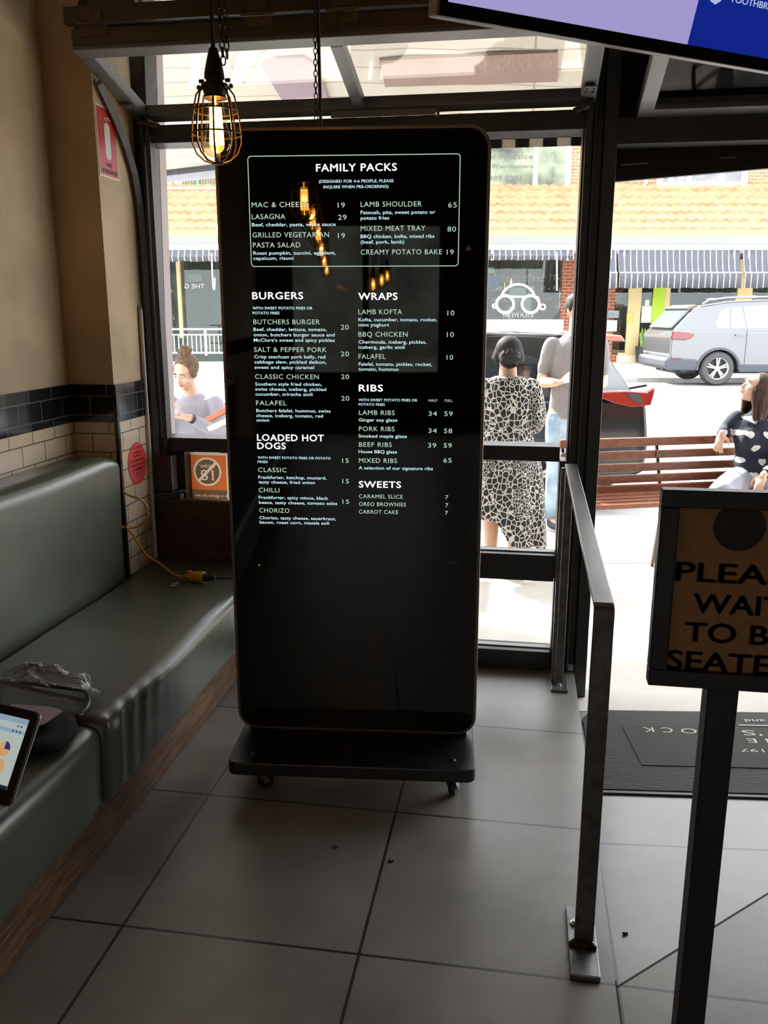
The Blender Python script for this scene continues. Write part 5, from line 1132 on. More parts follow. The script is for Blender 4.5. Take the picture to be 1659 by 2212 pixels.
mb = MB(); mb.bar(CB(.06,.5,1.10), CB(-.10,.42,1.14), .05, .02); mb.build('wiper', M_black2, bc)
mb = MB(); mb.tube([CB(.55,.17,1.60), CB(1.2,.17,1.645), CB(2.2,.17,1.60)], .016, 8); mb.build('roof_rail', M_alloy, bc)
mb = MB(); mb.ell(CB(2.85,-.10,1.05), (.10,.09,.07)); mb.build('wing_mirror', M_blackpaint, bc, smooth=True)

# ---- timber street bench
M_slat = wood('oiled_red_brown_slat', (.15,.045,.018), (.26,.085,.035), .35, (2,14,14), 4)
ba = math.radians(20.5); bu = Vector((math.cos(ba), math.sin(ba), 0)); bn = Vector((-math.sin(ba), math.cos(ba), 0))
B0 = onY(1284,953,5.45); zt_ = B0.z
sb_ = empty('street_bench', Vector((B0.x,B0.y,GZ)), 'red brown timber slat bench on the pavement with a seated woman', 'bench')
Bm = lambda u, d, z: Vector((B0.x,B0.y,0)) + bu*u + bn*d + Vector((0,0,z))
BL = 1.9; zs = [onY(1290, y, 5.45).z for y in (960, 987, 1013, 1036, 1056)]
for k, z in enumerate(zs):
    mb = MB(); mb.bar(Bm(-.21, .0+.03*(2-k)*.8, z), Bm(BL, .0+.03*(2-k)*.8, z), .028, .052 if k else .056); mb.build('back_slat', M_slat, sb_, bevel=.006)
zse = .368
for k in range(4):
    mb = MB(); mb.bar(Bm(-.21, -.10-.075*k, zse-.004*k), Bm(BL, -.10-.075*k, zse-.001*k), .060, .030); mb.build('seat_slat', M_slat, sb_, bevel=.005)
M_iron = mat('dark_cast_iron', (.05,.045,.04), .5, metal=.6)
for u in (-.18, .47, 1.6):
    mb = MB(); mb.bar(Bm(u, .085, zs[0]+.01), Bm(u, -.02, zse-.02), .04, .016, (1,0,0)); mb.bar(Bm(u, -.0, zse-.025), Bm(u, -.38, zse-.04), .04, .016); mb.bar(Bm(u, -.08, zse-.02), Bm(u, .02, GZ), .04, .02, (1,0,0)); mb.bar(Bm(u, -.34, zse-.03), Bm(u, -.36, GZ), .04, .02, (1,0,0)); mb.build('iron_frame', M_iron, sb_)
pl2 = MB(); pl2.box((-.035,-.003,-.018), (.035,.003,.018)); pl2.bm.transform(Matrix.Translation(Bm(.47,.005,zs[1])) @ Matrix.Rotation(ba, 4, 'Z')); pl2.build('plaque', M_brass, sb_)
# small outdoor table with standing menus
tb = empty('outdoor_table', (-1.13,5.30,GZ), 'small outdoor table with striped menus behind the left pane', 'table')
mb = MB(); mb.box((-1.40,5.15,.545), (-.75,5.75,.575)); mb.build('table_top', M_slat, tb, bevel=.004); mb = MB(); mb.cyl((-1.07,5.45,GZ), (-1.07,5.45,.55), .03); mb.lathe([(0,0), (.2,0), (.2,.012), (0,.02)], (-1.07,5.45,GZ), 20); mb.build('pedestal', M_black2, tb)
for k, (pa_, lab) in enumerate(((((452,905),(497,882)), 'orange striped menu leaning on the outdoor table, upper one'), (((456,925),(497,905)), 'pale striped menu lying lower on the outdoor table'))):
    a, b = onY(*pa_[0], 5.35), onY(*pa_[1], 5.35); b2 = b+(b-a)*.3
    mb = MB(); mb.bar(a, b2, .12, .034, (0,0,1)); m_ = mb.build('menu_booklet', striped('menu_stripes%d' % k, (.55,.50,.48), (.62,.10,.05), .05) if 0 else mat('menu_cover', (.50,.14,.07) if not k else (.52,.46,.42), .6), loc=(a+b2)/2, bevel=.004); tag(m_, lab, 'menu')
# ================================================================== PEOPLE
M_skin = mat('light_skin', (.60,.36,.26), .5, var=.08, vscale=12); M_skin2 = mat('tan_skin', (.46,.26,.17), .5, var=.08, vscale=12)
M_eye = mat('eye_white', (.6,.58,.55), .3); M_iris = mat('dark_iris', (.03,.02,.015), .3); M_lip = mat('lip_pink', (.42,.16,.13), .5); M_brow = mat('dark_brow', (.05,.03,.02), .8)
def remesh(mb, name, m, parent, vox=.0075, smooth=6):
    o = mb.build(name, m, parent, world=False, recalc=True)
    r = o.modifiers.new('r', 'REMESH'); r.mode = 'VOXEL'; r.voxel_size = vox; r.use_smooth_shade = True
    s = o.modifiers.new('s', 'SMOOTH'); s.factor = .5; s.iterations = smooth
    bake(o)
    if not o.data.materials: o.data.materials.append(m)
    return o
def V3(*a): return Vector(a)
def bend(pts, n=4): return smoothpts(pts, n)
def limb(mb, pts, rs, seg=12):
    """tapered limb through joints with swelling in between"""
    P_, R_ = [], []
    for i in range(len(pts)-1):
        a, b = Vector(pts[i]), Vector(pts[i+1])
        for k in range(5):
            t = k/5; P_.append(a.lerp(b, t)); R_.append(rs[i]*(1-t)+rs[i+1]*t + .06*(rs[i])*math.sin(PI*t))
    P_.append(Vector(pts[-1])); R_.append(rs[-1])
    mb.tube(P_, R_, seg)
    for p, r in zip(pts, rs): mb.ell(p, (r*.98,)*3, u=12, v=8)
def hand(mb, wrist, d, n, side, curl=.5, k=1.0, fan=.0):
    """wrist point, d along the fingers, n out of the back of the hand, side +1/-1 where the thumb leaves"""
    d = Vector(d).normalized(); n = (Vector(n)-d*Vector(n).dot(d)).normalized(); s = d.cross(n)*side; w = Vector(wrist)
    rot = Matrix((s, d, n)).transposed()
    mb.ell(w+d*.048*k, (.040*k, .050*k, .015*k), rot, 14, 8); mb.tube([w-d*.01, w+d*.03*k], [.022*k,.025*k], 10)
    for i, (off, L) in enumerate(((.027,.070), (.010,.080), (-.009,.074), (-.027,.058))):
        p = w+d*.088*k+s*off*k; dirn = (d+s*off*fan*8).normalized(); pts = [p-d*.02*k, p]; a = 0
        for seg_, fr in enumerate((.45,.30,.25)):
            a += curl*(.6 if seg_ == 0 else .9); q = dirn*math.cos(a)-n*math.sin(a); pts.append(pts[-1]+q*L*fr*k)
        mb.tube(pts, [.0088*k,.0092*k,.0085*k,.0078*k,.0062*k], 8); mb.ell(pts[-1], (.0062*k,)*3, u=8, v=6)
    t0 = w+d*.022*k+s*.030*k; q1 = (d*.6+s*.75-n*.25).normalized(); q2 = (d*.9+s*.25-n*.45).normalized()
    mb.tube([t0-s*.01, t0+q1*.032*k, t0+q1*.032*k+q2*.030*k, t0+q1*.032*k+q2*.052*k], [.013*k,.0115*k,.0098*k,.0075*k], 8)
def head(mb, c, H, k=1.0, ears=True):
    """skull, jaw, nose, ears; H turns face axis -Y, up Z"""
    c = Vector(c); P_ = lambda x, y, z: c + H @ Vector((x*k, y*k, z*k))
    mb.ell(P_(0,.012,.020), (.074*k,.094*k,.092*k), H, 20, 14); mb.ell(P_(0,-.022,-.030), (.060*k,.066*k,.072*k), H, 16, 12); mb.ell(P_(0,-.048,-.083), (.030*k,.030*k,.022*k), H, 12, 8)
    mb.ell(P_(0,-.040,-.060), (.048*k,.042*k,.034*k), H, 14, 8)
    mb.tube([P_(0,-.080,.018), P_(0,-.094,-.006), P_(0,-.103,-.022), P_(0,-.090,-.032)], [.0075*k,.009*k,.0125*k,.010*k], 8)
    for s in (-1, 1):
        mb.ell(P_(s*.011,-.088,-.026), (.009*k,.009*k,.008*k), H, 8, 6); mb.ell(P_(s*.038,-.062,-.022), (.024*k,.022*k,.022*k), H, 10, 8); mb.ell(P_(s*.030,-.078,.034), (.024*k,.012*k,.008*k), H, 10, 6)
        if ears: mb.ell(P_(s*.076,.012,-.004), (.010*k,.019*k,.032*k), H, 10, 8)
    mb.tube([P_(-.020,-.083,-.052), P_(0,-.089,-.050), P_(.020,-.083,-.052)], [.006*k,.0095*k,.006*k], 8)
def face(root, c, H, k=1.0, closed=False, brow=M_brow):
    c = Vector(c); P_ = lambda x, y, z: c + H @ Vector((x*k, y*k, z*k))
    if not closed:
        mb = MB(); [mb.ell(P_(s*.030,-.0765,.011), (.0125*k,.008*k,.0065*k), H, 10, 8) for s in (-1, 1)]; e = mb.build('eyes', M_eye, root, world=False, smooth=True)
        mb = MB(); [mb.ell(P_(s*.030,-.0825,.010), (.0058*k,.004*k,.0058*k), H, 8, 6) for s in (-1, 1)]; mb.build('iris', M_iris, e, world=False, smooth=True)
    else:
        mb = MB(); [mb.tube([P_(s*.017,-.083,.008), P_(s*.030,-.086,.004), P_(s*.044,-.078,.008)], .0022*k, 6) for s in (-1, 1)]; mb.build('eyelashes', M_brow, root, world=False)
    mb = MB(); [mb.tube([P_(s*.014,-.088,.030), P_(s*.030,-.090,.035), P_(s*.049,-.078,.029)], [.0028*k,.004*k,.002*k], 6) for s in (-1, 1)]; mb.build('eyebrows', brow, root, world=False)
    mb = MB(); mb.tube([P_(-.021,-.0855,-.0515), P_(-.008,-.0945,-.0485), P_(.008,-.0945,-.0485), P_(.021,-.0855,-.0515)], [.002*k,.0042*k,.0042*k,.002*k], 6); mb.tube([P_(-.017,-.0865,-.0555), P_(0,-.096,-.0585), P_(.017,-.0865,-.0555)], [.002*k,.0052*k,.002*k], 6); mb.build('lips', M_lip, root, world=False, smooth=True)
def rot(yaw=0, pitch=0, roll=0): return Matrix.Rotation(yaw, 3, 'Z') @ Matrix.Rotation(pitch, 3, 'X') @ Matrix.Rotation(roll, 3, 'Y')
FB = (0,1,0)
def torso(mb, pts, rad, up=FB, seg=20): mb.tube(bend(pts, 3), [tuple(a+(b-a)*(k/3) for a, b in zip(rad[i], rad[min(i+1, len(rad)-1)])) for i in range(len(rad)-1) for k in range(3)]+[rad[-1]], seg, flat=(1,1,up))
# hair with strands
def hairmat(name, c1, c2):
    m = wood(name, c1, c2, .72, (22,22,1.6), 5); m.node_tree.nodes['Principled BSDF'].inputs['Specular IOR Level'].default_value = .25; return m

# ---- woman in the spotted dress, seen from behind ---------------------------------------------------------------
g0 = onY(1091,1000,5.35); wd = empty('person', (g0.x,5.35,GZ), 'woman seen from behind in a black and white spotted dress, dark hair pinned up', 'person', rz=PI+.12)
# (local: faces -Y; rz turns her back to the room)
k = .885; bd_ = MB()
Hh = rot(0, math.radians(8)); hc_ = V3(0,-.015,1.385)
head(bd_, hc_, Hh, .92); bd_.tube([V3(0,.01,1.20), V3(0,0,1.28), V3(0,-.008,1.33)], [.066,.056,.052], 14)
torso(bd_, [V3(0,0,.70), V3(0,.005,.80), V3(0,0,.93), V3(0,0,1.06), V3(0,.01,1.17), V3(0,.015,1.24)], [(.155,.11), (.165,.115), (.130,.095), (.150,.105), (.155,.095), (.07,.06)])
for s in (-1, 1):
    limb(bd_, [V3(s*.15,.01,1.195), V3(s*.185,.0,.985), V3(s*.13,-.21,.98)], [.046,.038,.026]); hand(bd_, V3(s*.13,-.21,.98), (-s*.45,-.85,.10), (0,.1,1), s, .8, .85)
    limb(bd_, [V3(s*.085,0,.76), V3(s*.080,-.01,.43), V3(s*.075,.015,.085)], [.085,.056,.036], 12)
    bd_.ell(V3(s*.075,-.045,.032), (.038,.095,.030)); bd_.ell(V3(s*.075,.03,.035), (.032,.038,.035))
remesh(bd_, 'body', M_skin2, wd); face(wd, hc_, Hh, .92)
# dress
M_dress, N, L, b = nt('black_and_white_spotted_cloth'); tc = N.new('ShaderNodeTexCoord'); nzz = N.new('ShaderNodeTexNoise'); nzz.inputs['Scale'].default_value = 4.5; nzz.inputs['Detail'].default_value = 1; L.new(tc.outputs['Object'], nzz.inputs[0])
def vor(scale):
    v = N.new('ShaderNodeTexVoronoi'); v.feature = 'DISTANCE_TO_EDGE'; v.inputs['Scale'].default_value = scale; v.inputs['Randomness'].default_value = .9
    mp_ = N.new('ShaderNodeMapping'); mp_.inputs['Scale'].default_value = (1,1,.8); L.new(tc.outputs['Object'], mp_.inputs[0]); L.new(mp_.outputs[0], v.inputs['Vector'])
    g_ = N.new('ShaderNodeMath'); g_.operation = 'GREATER_THAN'; g_.inputs[1].default_value = .075; L.new(v.outputs['Distance'], g_.inputs[0]); return g_.outputs[0]
sel = N.new('ShaderNodeMath'); sel.operation = 'GREATER_THAN'; sel.inputs[1].default_value = .55; L.new(nzz.outputs[0], sel.inputs[0])
mx = N.new('ShaderNodeMixRGB'); L.new(sel.outputs[0], mx.inputs[0]); L.new(vor(34), mx.inputs[1]); L.new(vor(60), mx.inputs[2])
rp_ = N.new('ShaderNodeMixRGB'); rp_.inputs[1].default_value = (.62,.58,.52,1); rp_.inputs[2].default_value = (.012,.012,.013,1); L.new(mx.outputs[0], rp_.inputs[0]); L.new(rp_.outputs[0], b.inputs['Base Color']); b.inputs['Roughness'].default_value = .85
dr = MB()
torso(dr, [V3(0,.005,.90), V3(0,0,.955), V3(0,0,1.06), V3(0,.01,1.16), V3(0,.02,1.225), V3(0,.022,1.262)], [(.155,.118), (.148,.112), (.170,.122), (.178,.115), (.145,.085), (.085,.066)], seg=24)
for s in (-1, 1): limb(dr, [V3(s*.14,.01,1.185), V3(s*.182,.005,1.02), V3(s*.18,-.06,.955), V3(s*.15,-.15,.962)], [.068,.066,.062,.046], 14)
rings = []; NN = 48
for i in range(17):
    t = i/16; rg = []
    for j in range(NN):
        a = 2*PI*j/NN; ca, sa2 = math.cos(a), math.sin(a)
        hem = .235 - .13*(-ca if False else -ca)*1.0 - .05*max(0, -sa2)   # lower on her right side's hem point
        hem = .265 + (.145 if ca > 0 else .085)*math.tanh(3.2*ca) + .02*math.sin(6*a)
        z = .955*(1-t)+hem*t
        fl = .148+.065*min(1, t*3)+.075*t**1.2; fy = .112+.05*min(1, t*3)+.075*t**1.2
        fold = 1+.05*t*math.sin(7*a+1.5*t)+.03*t*math.sin(13*a)
        rg.append(V3(fl*ca*fold, fy*sa2*fold, z))
    rings.append(rg)
dr.loft(rings)
dress = remesh(dr, 'dress', M_dress, wd, .008, 4)
mb = MB(); mb.tube([V3(.150*math.cos(2*PI*j/32), .114*math.sin(2*PI*j/32), .945) for j in range(33)], .012, 6, flat=(1,1,(0,0,1))); mb.build('waist_band', M_dress, dress, world=False, smooth=True)
hr_ = MB(); P_ = lambda x, y, z: hc_ + Hh @ V3(x, y, z)
hr_.ell(P_(0,.026,.030), (.085,.092,.090), Hh, 20, 14); hr_.ell(P_(0,.075,-.015), (.068,.050,.070), Hh, 16, 12); hr_.ell(P_(0,.112,-.030), (.046,.030,.046), Hh, 14, 10)
for s in (-1, 1): hr_.ell(P_(s*.072,.01,.0), (.022,.05,.05), Hh); hr_.tube([P_(s*.085,-.01,.01), P_(s*.098,.0,-.02), P_(s*.09,.015,-.045)], [.012,.010,.003], 6)
for q in range(7): a = q*.9; hr_.tube([P_(.03*math.cos(a),.125,-.03+.03*math.sin(a)), P_(.05*math.cos(a+.5),.12,-.03+.05*math.sin(a+.5)), P_(.06*math.cos(a+1),.10,-.02+.06*math.sin(a+1))], [.012,.014,.006], 6)
remesh(hr_, 'hair', hairmat('near_black_hair', (.002,.0015,.0015), (.010,.007,.008)), wd, .006, 2)
mb = MB()
for x, z in ((-.02,.045), (.0,.05), (.02,.046), (.01,.0), (-.005,-.045), (.03,-.02)): mb.ell(P_(x,.128 if z < .04 else .105,z), (.006,.004,.009), Hh, 8, 6)
mb.build('hair_pins', mat('pale_pin', (.45,.40,.42), .3, metal=.6), wd, world=False)
mb = MB(); [mb.ell(V3(s*.075,-.045,.022), (.041,.100,.024)) for s in (-1, 1)]; mb.build('shoes', M_black2, wd, world=False, smooth=True)

# ---- man in a grey T-shirt --------------------------------------------------------------------------------------
g0 = onY(1227,1100,6.62); mn = empty('person', (g0.x,6.62,GZ), 'dark haired man in grey T-shirt and jeans holding a paper, half behind the post', 'person', rz=.15)
bd_ = MB(); Hh = rot(math.radians(22), math.radians(-4)); hc_ = V3(0,-.01,1.665)
head(bd_, hc_, Hh, 1.02); bd_.tube([V3(0,.02,1.44), V3(0,.008,1.53), V3(0,-.0,1.60)], [.072,.060,.060], 14)
torso(bd_, [V3(0,0,.86), V3(0,.005,.96), V3(0,0,1.08), V3(0,0,1.24), V3(0,.01,1.38), V3(0,.015,1.47)], [(.165,.115), (.17,.12), (.155,.112), (.18,.125), (.185,.11), (.075,.065)])
J = {-1: [V3(-.180,.01,1.405), V3(-.245,.02,1.13), V3(-.185,-.22,1.145)], 1: [V3(.180,.01,1.405), V3(.215,.03,1.12), V3(.10,-.18,1.16)]}
for s in (-1, 1):
    limb(bd_, J[s], [.056,.043,.030]); dh = (V3(-.02,-.27,1.18)-J[s][2]).normalized(); hand(bd_, J[s][2], (dh.x*.8, dh.y, .12), (-.1*s,-.2,-1 if s < 0 else 1), s if s > 0 else 1, .9, 1.0)
    limb(bd_, [V3(s*.095,0,.90), V3(s*.105,-.015,.50), V3(s*.11,.02,.10)], [.10,.065,.045], 12); bd_.ell(V3(s*.115,-.05,.04), (.045,.12,.04)); bd_.ell(V3(s*.112,.03,.045), (.038,.045,.045))
remesh(bd_, 'body', mat('warm_skin', (.52,.29,.19), .5), mn); face(mn, hc_, Hh, 1.02)
sh_ = MB()
torso(sh_, [V3(0,0,.855), V3(0,.005,.95), V3(0,0,1.08), V3(0,0,1.24), V3(0,.01,1.38), V3(0,.015,1.455), V3(0,.012,1.49)], [(.183,.135), (.185,.137), (.175,.130), (.190,.140), (.188,.125), (.125,.085), (.078,.068)])
for s in (-1, 1): limb(sh_, [J[s][0]+V3(0,0,0), J[s][0].lerp(J[s][1], .45), J[s][0].lerp(J[s][1], .66)], [.066,.062,.060], 14)
remesh(sh_, 'tshirt', mat('light_grey_jersey', (.16,.15,.15), .9, bump=.4, bscale=9), mn, .008, 4)
jn = MB(); torso(jn, [V3(0,0,.80), V3(0,.005,.87), V3(0,.003,.945)], [(.185,.135), (.182,.135), (.172,.125)])
for s in (-1, 1): limb(jn, [V3(s*.095,0,.86), V3(s*.107,-.015,.50), V3(s*.112,.018,.10)], [.112,.080,.066], 14)
remesh(jn, 'jeans', mat('faded_blue_denim', (.16,.25,.36), .85, var=.35, vscale=6, col2=(.32,.42,.52), bump=.4, bscale=12), mn, .008, 4)
mb = MB(); [(mb.ell(V3(s*.116,-.055,.036), (.052,.130,.038)), mb.ell(V3(s*.114,.03,.05), (.045,.055,.05))) for s in (-1, 1)]; shoe_ = mb.build('shoes', mat('navy_canvas_shoe', (.02,.025,.04), .7), mn, world=False, smooth=True)
mb = MB(); [mb.ell(V3(s*.116,-.045,.012), (.055,.14,.012)) for s in (-1, 1)]; mb.build('soles', M_wht, shoe_, world=False, smooth=True)
P_ = lambda x, y, z: hc_ + Hh @ V3(x, y, z)
hr_ = MB(); hr_.ell(P_(0,.026,.040), (.082,.094,.088), Hh, 20, 14); hr_.ell(P_(0,-.030,.098), (.060,.050,.026), Hh)
for s in (-1, 1): hr_.ell(P_(s*.073,.02,.02), (.013,.045,.045), Hh)
ho = remesh(hr_, 'hair', hairmat('short_black_hair', (.005,.004,.004), (.018,.014,.012)), mn, .006, 2)
mb = MB(); mb._add([V3(-.17,-.25,1.155), V3(-.08,-.32,1.15), V3(-.05,-.29,1.225), V3(-.01,-.27,1.285), V3(-.11,-.25,1.215)], [(0,1,2,3,4)]); pp_ = mb.build('folded_paper', mat('white_paper_sheet', (.75,.74,.72), .7), world=False, solid=.003)
pp_.location = chain(mn).translation; pp_.rotation_euler = (0,0,.15); tag(pp_, 'folded white paper held by the man in the grey T-shirt', 'paper')

# ---- woman with a bun, reading her phone behind the left pane ---------------------------------------------------
g0 = onY(418,900,5.62); bw = empty('person', (g0.x,5.62,GZ), 'woman with hair in a high bun and lilac grey top looking down at her phone', 'person', rz=.0)
Zs = .52                                               # seat height above the pavement
bd_ = MB(); Hh = rot(math.radians(-16), math.radians(24), math.radians(4)); hc_ = V3(-.015,-.06,Zs+.725)
head(bd_, hc_, Hh, .98); bd_.tube([V3(0,.01,Zs+.52), V3(-.015,-.01,Zs+.60), V3(-.035,-.035,Zs+.68)], [.060,.050,.052], 14)
torso(bd_, [V3(0,.0,Zs+.06), V3(0,.01,Zs+.16), V3(0,.005,Zs+.28), V3(0,0,Zs+.40), V3(0,.01,Zs+.50), V3(0,.01,Zs+.56)], [(.165,.12), (.15,.11), (.135,.10), (.16,.11), (.15,.095), (.065,.06)])
JB = {-1: [V3(-.165,.0,Zs+.505), V3(-.21,-.06,Zs+.26), V3(-.125,-.24,Zs+.47)], 1: [V3(.165,.0,Zs+.505), V3(.235,-.05,Zs+.29), V3(.07,-.24,Zs+.44)]}
for s in (-1, 1):
    limb(bd_, JB[s], [.046,.037,.026])
    limb(bd_, [V3(s*.09,0,Zs+.07), V3(s*.11,-.40,Zs+.07), V3(s*.11,-.42,.10)], [.085,.056,.036]); bd_.ell(V3(s*.11,-.49,.035), (.04,.11,.035))
hand(bd_, JB[1][2], (-.95,-.25,.1), (.1,-.35,-.9), 1, .55, .95); hand(bd_, JB[-1][2], (.55,-.35,.45), (-.5,-.6,.5), 1, .7, .95)
remesh(bd_, 'body', M_skin, bw); face(bw, hc_, Hh, .98)
sh_ = MB(); torso(sh_, [V3(0,0,Zs+.04), V3(0,.01,Zs+.16), V3(0,.005,Zs+.28), V3(0,0,Zs+.40), V3(0,.01,Zs+.495), V3(0,.012,Zs+.545), V3(0,.01,Zs+.575)], [(.182,.138), (.168,.125), (.15,.115), (.175,.128), (.165,.110), (.09,.078), (.066,.064)])
for s in (-1, 1): limb(sh_, [JB[s][0], JB[s][1], JB[s][1].lerp(JB[s][2], .86)], [.062,.054,.036], 14)
remesh(sh_, 'top', mat('lilac_grey_knit', (.30,.295,.345), .9, bump=.4, bscale=10), bw, .008, 4)
jn = MB()
for s in (-1, 1): limb(jn, [V3(s*.09,.02,Zs+.075), V3(s*.11,-.40,Zs+.075), V3(s*.11,-.42,.10)], [.10,.070,.055])
remesh(jn, 'jeans', mat('mid_blue_denim', (.10,.16,.25), .85, var=.3, vscale=8), bw, .008, 4)
mb = MB(); [mb.ell(V3(s*.11,-.48,.032), (.046,.125,.032)) for s in (-1, 1)]; mb.build('shoes', M_wht, bw, world=False, smooth=True)
P_ = lambda x, y, z: hc_ + Hh @ V3(x, y, z)
hr_ = MB(); hr_.ell(P_(0,.028,.036), (.080,.092,.088), Hh, 20, 14); hr_.ell(P_(0,.05,.135), (.040,.040,.040), Hh, 14, 10)
for q in range(8): a = q*.8; hr_.tube([P_(.03*math.cos(a),.05+.03*math.sin(a),.115), P_(.046*math.cos(a+.6),.05+.046*math.sin(a+.6),.140), P_(.02*math.cos(a+1.2),.05+.02*math.sin(a+1.2),.172)], [.010,.012,.006], 6)
for s in (-1, 1): hr_.ell(P_(s*.072,-.0,.015), (.012,.045,.045), Hh)
remesh(hr_, 'hair', hairmat('brown_blond_hair', (.05,.030,.018), (.20,.13,.075)), bw, .006, 2)
wq_ = JB[1][1].lerp(JB[1][2], .93); dq = (JB[1][2]-JB[1][1]).normalized(); mb = MB(); mb.tube([wq_-dq*.011, wq_+dq*.011], .032, 16); mb.build('wrist_watch', M_black2, bw, world=False)
ph = MB(); hp = V3(-.055,-.30,Zs+.495); ph.box((-.075,-.004,-.038), (.075,.004,.038)); ph.bm.transform(Matrix.Translation(hp) @ rot(.1, math.radians(-50), 0).to_4x4())
po_ = ph.build('phone', mat('phone_case', (.45,.40,.40), .4), world=False, bevel=.003); po_.location = chain(bw).translation; po_.rotation_euler = (0,0,0); tag(po_, 'phone held up by the woman with the high bun', 'phone')
st = empty('bar_stool', (g0.x,5.62,GZ), 'low round stool under the woman with the high bun', 'stool', rz=0)
mb = MB(); mb.lathe([(0,Zs-.045), (.18,Zs-.045), (.19,Zs-.02), (.18,Zs-.012), (0,Zs-.012)], (0,.02,0), 24); mb.build('seat', M_slat, st, world=False)
for a in (.785, 2.356, 3.927, 5.498): mb = MB(); mb.cyl((.12*math.cos(a),.02+.12*math.sin(a),Zs-.045), (.17*math.cos(a),.02+.17*math.sin(a),0), .014, seg=8); mb.build('leg', M_black2, st, world=False)

# ---- woman seated on the street bench ---------------------------------------------------------------------------
us = 1.02; g0 = Bm(us, -.20, 0); swz = zse+.018-GZ      # seat top above the pavement
sw = empty('person', (g0.x,g0.y,GZ), 'woman sitting on the timber bench in a navy sweater with white hearts, face lifted', 'person', rz=ba-math.radians(24)); sw.scale = (.88,.88,.88)
bd_ = MB(); Z0 = swz/.88
Hh = rot(math.radians(-74), math.radians(-20)); hc_ = V3(-.055,.01,Z0+.735)
head(bd_, hc_, Hh, 1.0); bd_.tube([V3(.0,.03,Z0+.53), V3(-.01,.03,Z0+.60), V3(-.03,.02,Z0+.68)], [.062,.052,.052], 14)
torso(bd_, [V3(0,.0,Z0+.06), V3(0,.015,Z0+.16), V3(0,.02,Z0+.28), V3(0,.02,Z0+.40), V3(0,.03,Z0+.50), V3(0,.03,Z0+.57)], [(.165,.12), (.145,.11), (.135,.10), (.165,.12), (.16,.095), (.065,.06)])
JS = {-1: [V3(-.155,.04,Z0+.515), V3(-.215,.10,Z0+.41), V3(-.265,-.06,Z0+.42)], 1: [V3(.165,.02,Z0+.50), V3(.20,-.09,Z0+.26), V3(-.005,-.27,Z0+.165)]}
for s in (-1, 1): limb(bd_, JS[s], [.046,.038,.026])
hand(bd_, JS[-1][2], (-.20,-.25,-.9), (-.55,-.75,.3), -1, .35, .95, fan=1.0); hand(bd_, JS[1][2], (-.30,-.50,-.75), (-.3,-.7,.5), 1, .5, .95)
for s, kx in ((-1,-.30), (1,.19)):
    limb(bd_, [V3(s*.09,0,Z0+.075), V3(kx,-.42,Z0+.06), V3(kx*.95,-.44,.10)], [.088,.060,.038]); bd_.ell(V3(kx*.95,-.51,.035), (.04,.115,.035))
remesh(bd_, 'body', M_skin, sw); face(sw, hc_, Hh, 1.0, closed=True)
# sweater with hearts
M_heart, N, L, b = nt('navy_knit_with_white_hearts'); tc = N.new('ShaderNodeTexCoord'); sx = N.new('ShaderNodeSeparateXYZ'); L.new(tc.outputs['Object'], sx.inputs[0])
def MM(op, *a):
    q = N.new('ShaderNodeMath'); q.operation = op
    for i, v in enumerate(a):
        if isinstance(v, (int, float)): q.inputs[i].default_value = v
        else: L.new(v, q.inputs[i])
    return q.outputs[0]
uu = MM('MULTIPLY', MM('ADD', sx.outputs[0], MM('MULTIPLY', sx.outputs[1], .75)), 1/.118); vv = MM('MULTIPLY', sx.outputs[2], 1/.098); row = MM('FLOOR', vv)
fu = MM('SUBTRACT', MM('FRACT', MM('ADD', uu, MM('MULTIPLY', row, .5))), .5); fv = MM('SUBTRACT', MM('FRACT', vv), .5)
x_ = MM('MULTIPLY', fu, 4.9); y_ = MM('ADD', MM('MULTIPLY', fv, 4.3), .1)
r2 = MM('SUBTRACT', MM('ADD', MM('MULTIPLY', x_, x_), MM('MULTIPLY', y_, y_)), 1.0)
hf = MM('SUBTRACT', MM('MULTIPLY', MM('MULTIPLY', r2, r2), r2), MM('MULTIPLY', MM('MULTIPLY', x_, x_), MM('MULTIPLY', MM('MULTIPLY', y_, y_), y_)))
isf = MM('LESS_THAN', hf, 0.0); mx = N.new('ShaderNodeMixRGB'); mx.inputs[1].default_value = (.012,.018,.030,1); mx.inputs[2].default_value = (.66,.64,.62,1); L.new(isf, mx.inputs[0]); L.new(mx.outputs[0], b.inputs['Base Color']); b.inputs['Roughness'].default_value = .9
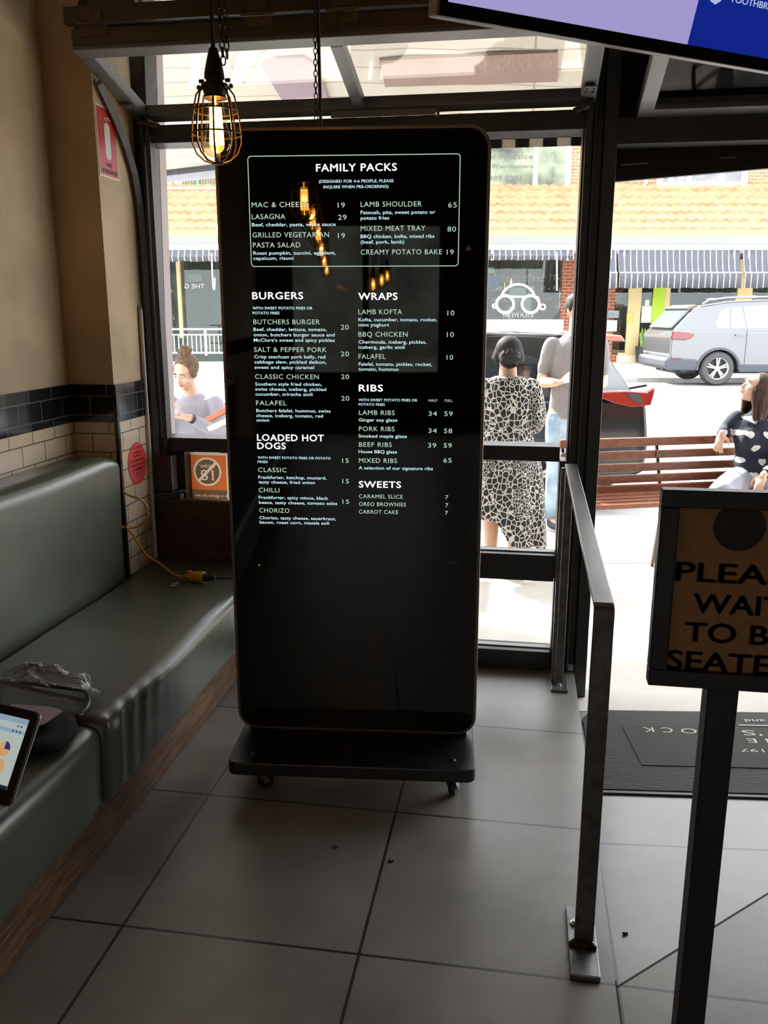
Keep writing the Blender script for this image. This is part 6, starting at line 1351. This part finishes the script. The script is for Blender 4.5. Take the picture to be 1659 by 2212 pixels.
sh_ = MB(); torso(sh_, [V3(0,0,Z0+.055), V3(0,.015,Z0+.16), V3(0,.02,Z0+.28), V3(0,.015,Z0+.40), V3(0,.028,Z0+.50), V3(0,.03,Z0+.56), V3(0,.03,Z0+.59)], [(.175,.135), (.160,.125), (.150,.118), (.180,.140), (.172,.112), (.09,.08), (.068,.066)])
sh_.ell(V3(-.07,-.075,Z0+.39), (.075,.058,.08)); sh_.ell(V3(.07,-.075,Z0+.39), (.075,.058,.08))
for s in (-1, 1): limb(sh_, [JS[s][0], JS[s][1], JS[s][1].lerp(JS[s][2], .84)], [.062,.056,.042], 14)
remesh(sh_, 'sweater', M_heart, sw, .007, 14)
jn = MB(); torso(jn, [V3(0,.0,Z0+.04), V3(0,.005,Z0+.115)], [(.178,.135), (.168,.13)])
for s, kx in ((-1,-.30), (1,.19)): limb(jn, [V3(s*.09,.01,Z0+.082), V3(kx,-.42,Z0+.064), V3(kx*.95,-.44,.10)], [.102,.078,.060], 14)
remesh(jn, 'jeans', mat('pale_grey_denim', (.30,.30,.345), .85, var=.25, vscale=9), sw, .008, 4)
mb = MB(); [mb.ell(V3(kx*.95,-.50,.032), (.046,.125,.032)) for kx in (-.30,.19)]; mb.build('shoes', M_wht, sw, world=False, smooth=True)
P_ = lambda x, y, z: hc_ + Hh @ V3(x, y, z)
hr_ = MB(); hr_.ell(P_(0,.034,.034), (.086,.094,.092), Hh, 20, 14)
rnd = random.Random(4)
for q in range(46):
    a = -2.2+4.4*q/45; x0, y0q = .080*math.sin(a), .03+.085*math.cos(a)
    root_ = P_(x0*.8, y0q*.8+.01, .06); mid_ = P_(x0*1.12, y0q*1.12, -.04); dwn = V3(0,0,-1)
    e1 = mid_+V3(rnd.uniform(-.012,.012), rnd.uniform(-.012,.012), -.10); e2 = e1+V3(rnd.uniform(-.03,.0), rnd.uniform(-.03,.01), -.085)
    hr_.tube(smoothpts([root_, mid_, e1, e2], 3), [.020]*9+[.006] if False else [.019,.020,.021,.021,.021,.020,.019,.017,.013,.006], 7)
remesh(hr_, 'hair', hairmat('long_brown_hair', (.018,.008,.005), (.065,.034,.022)), sw, .006, 1)
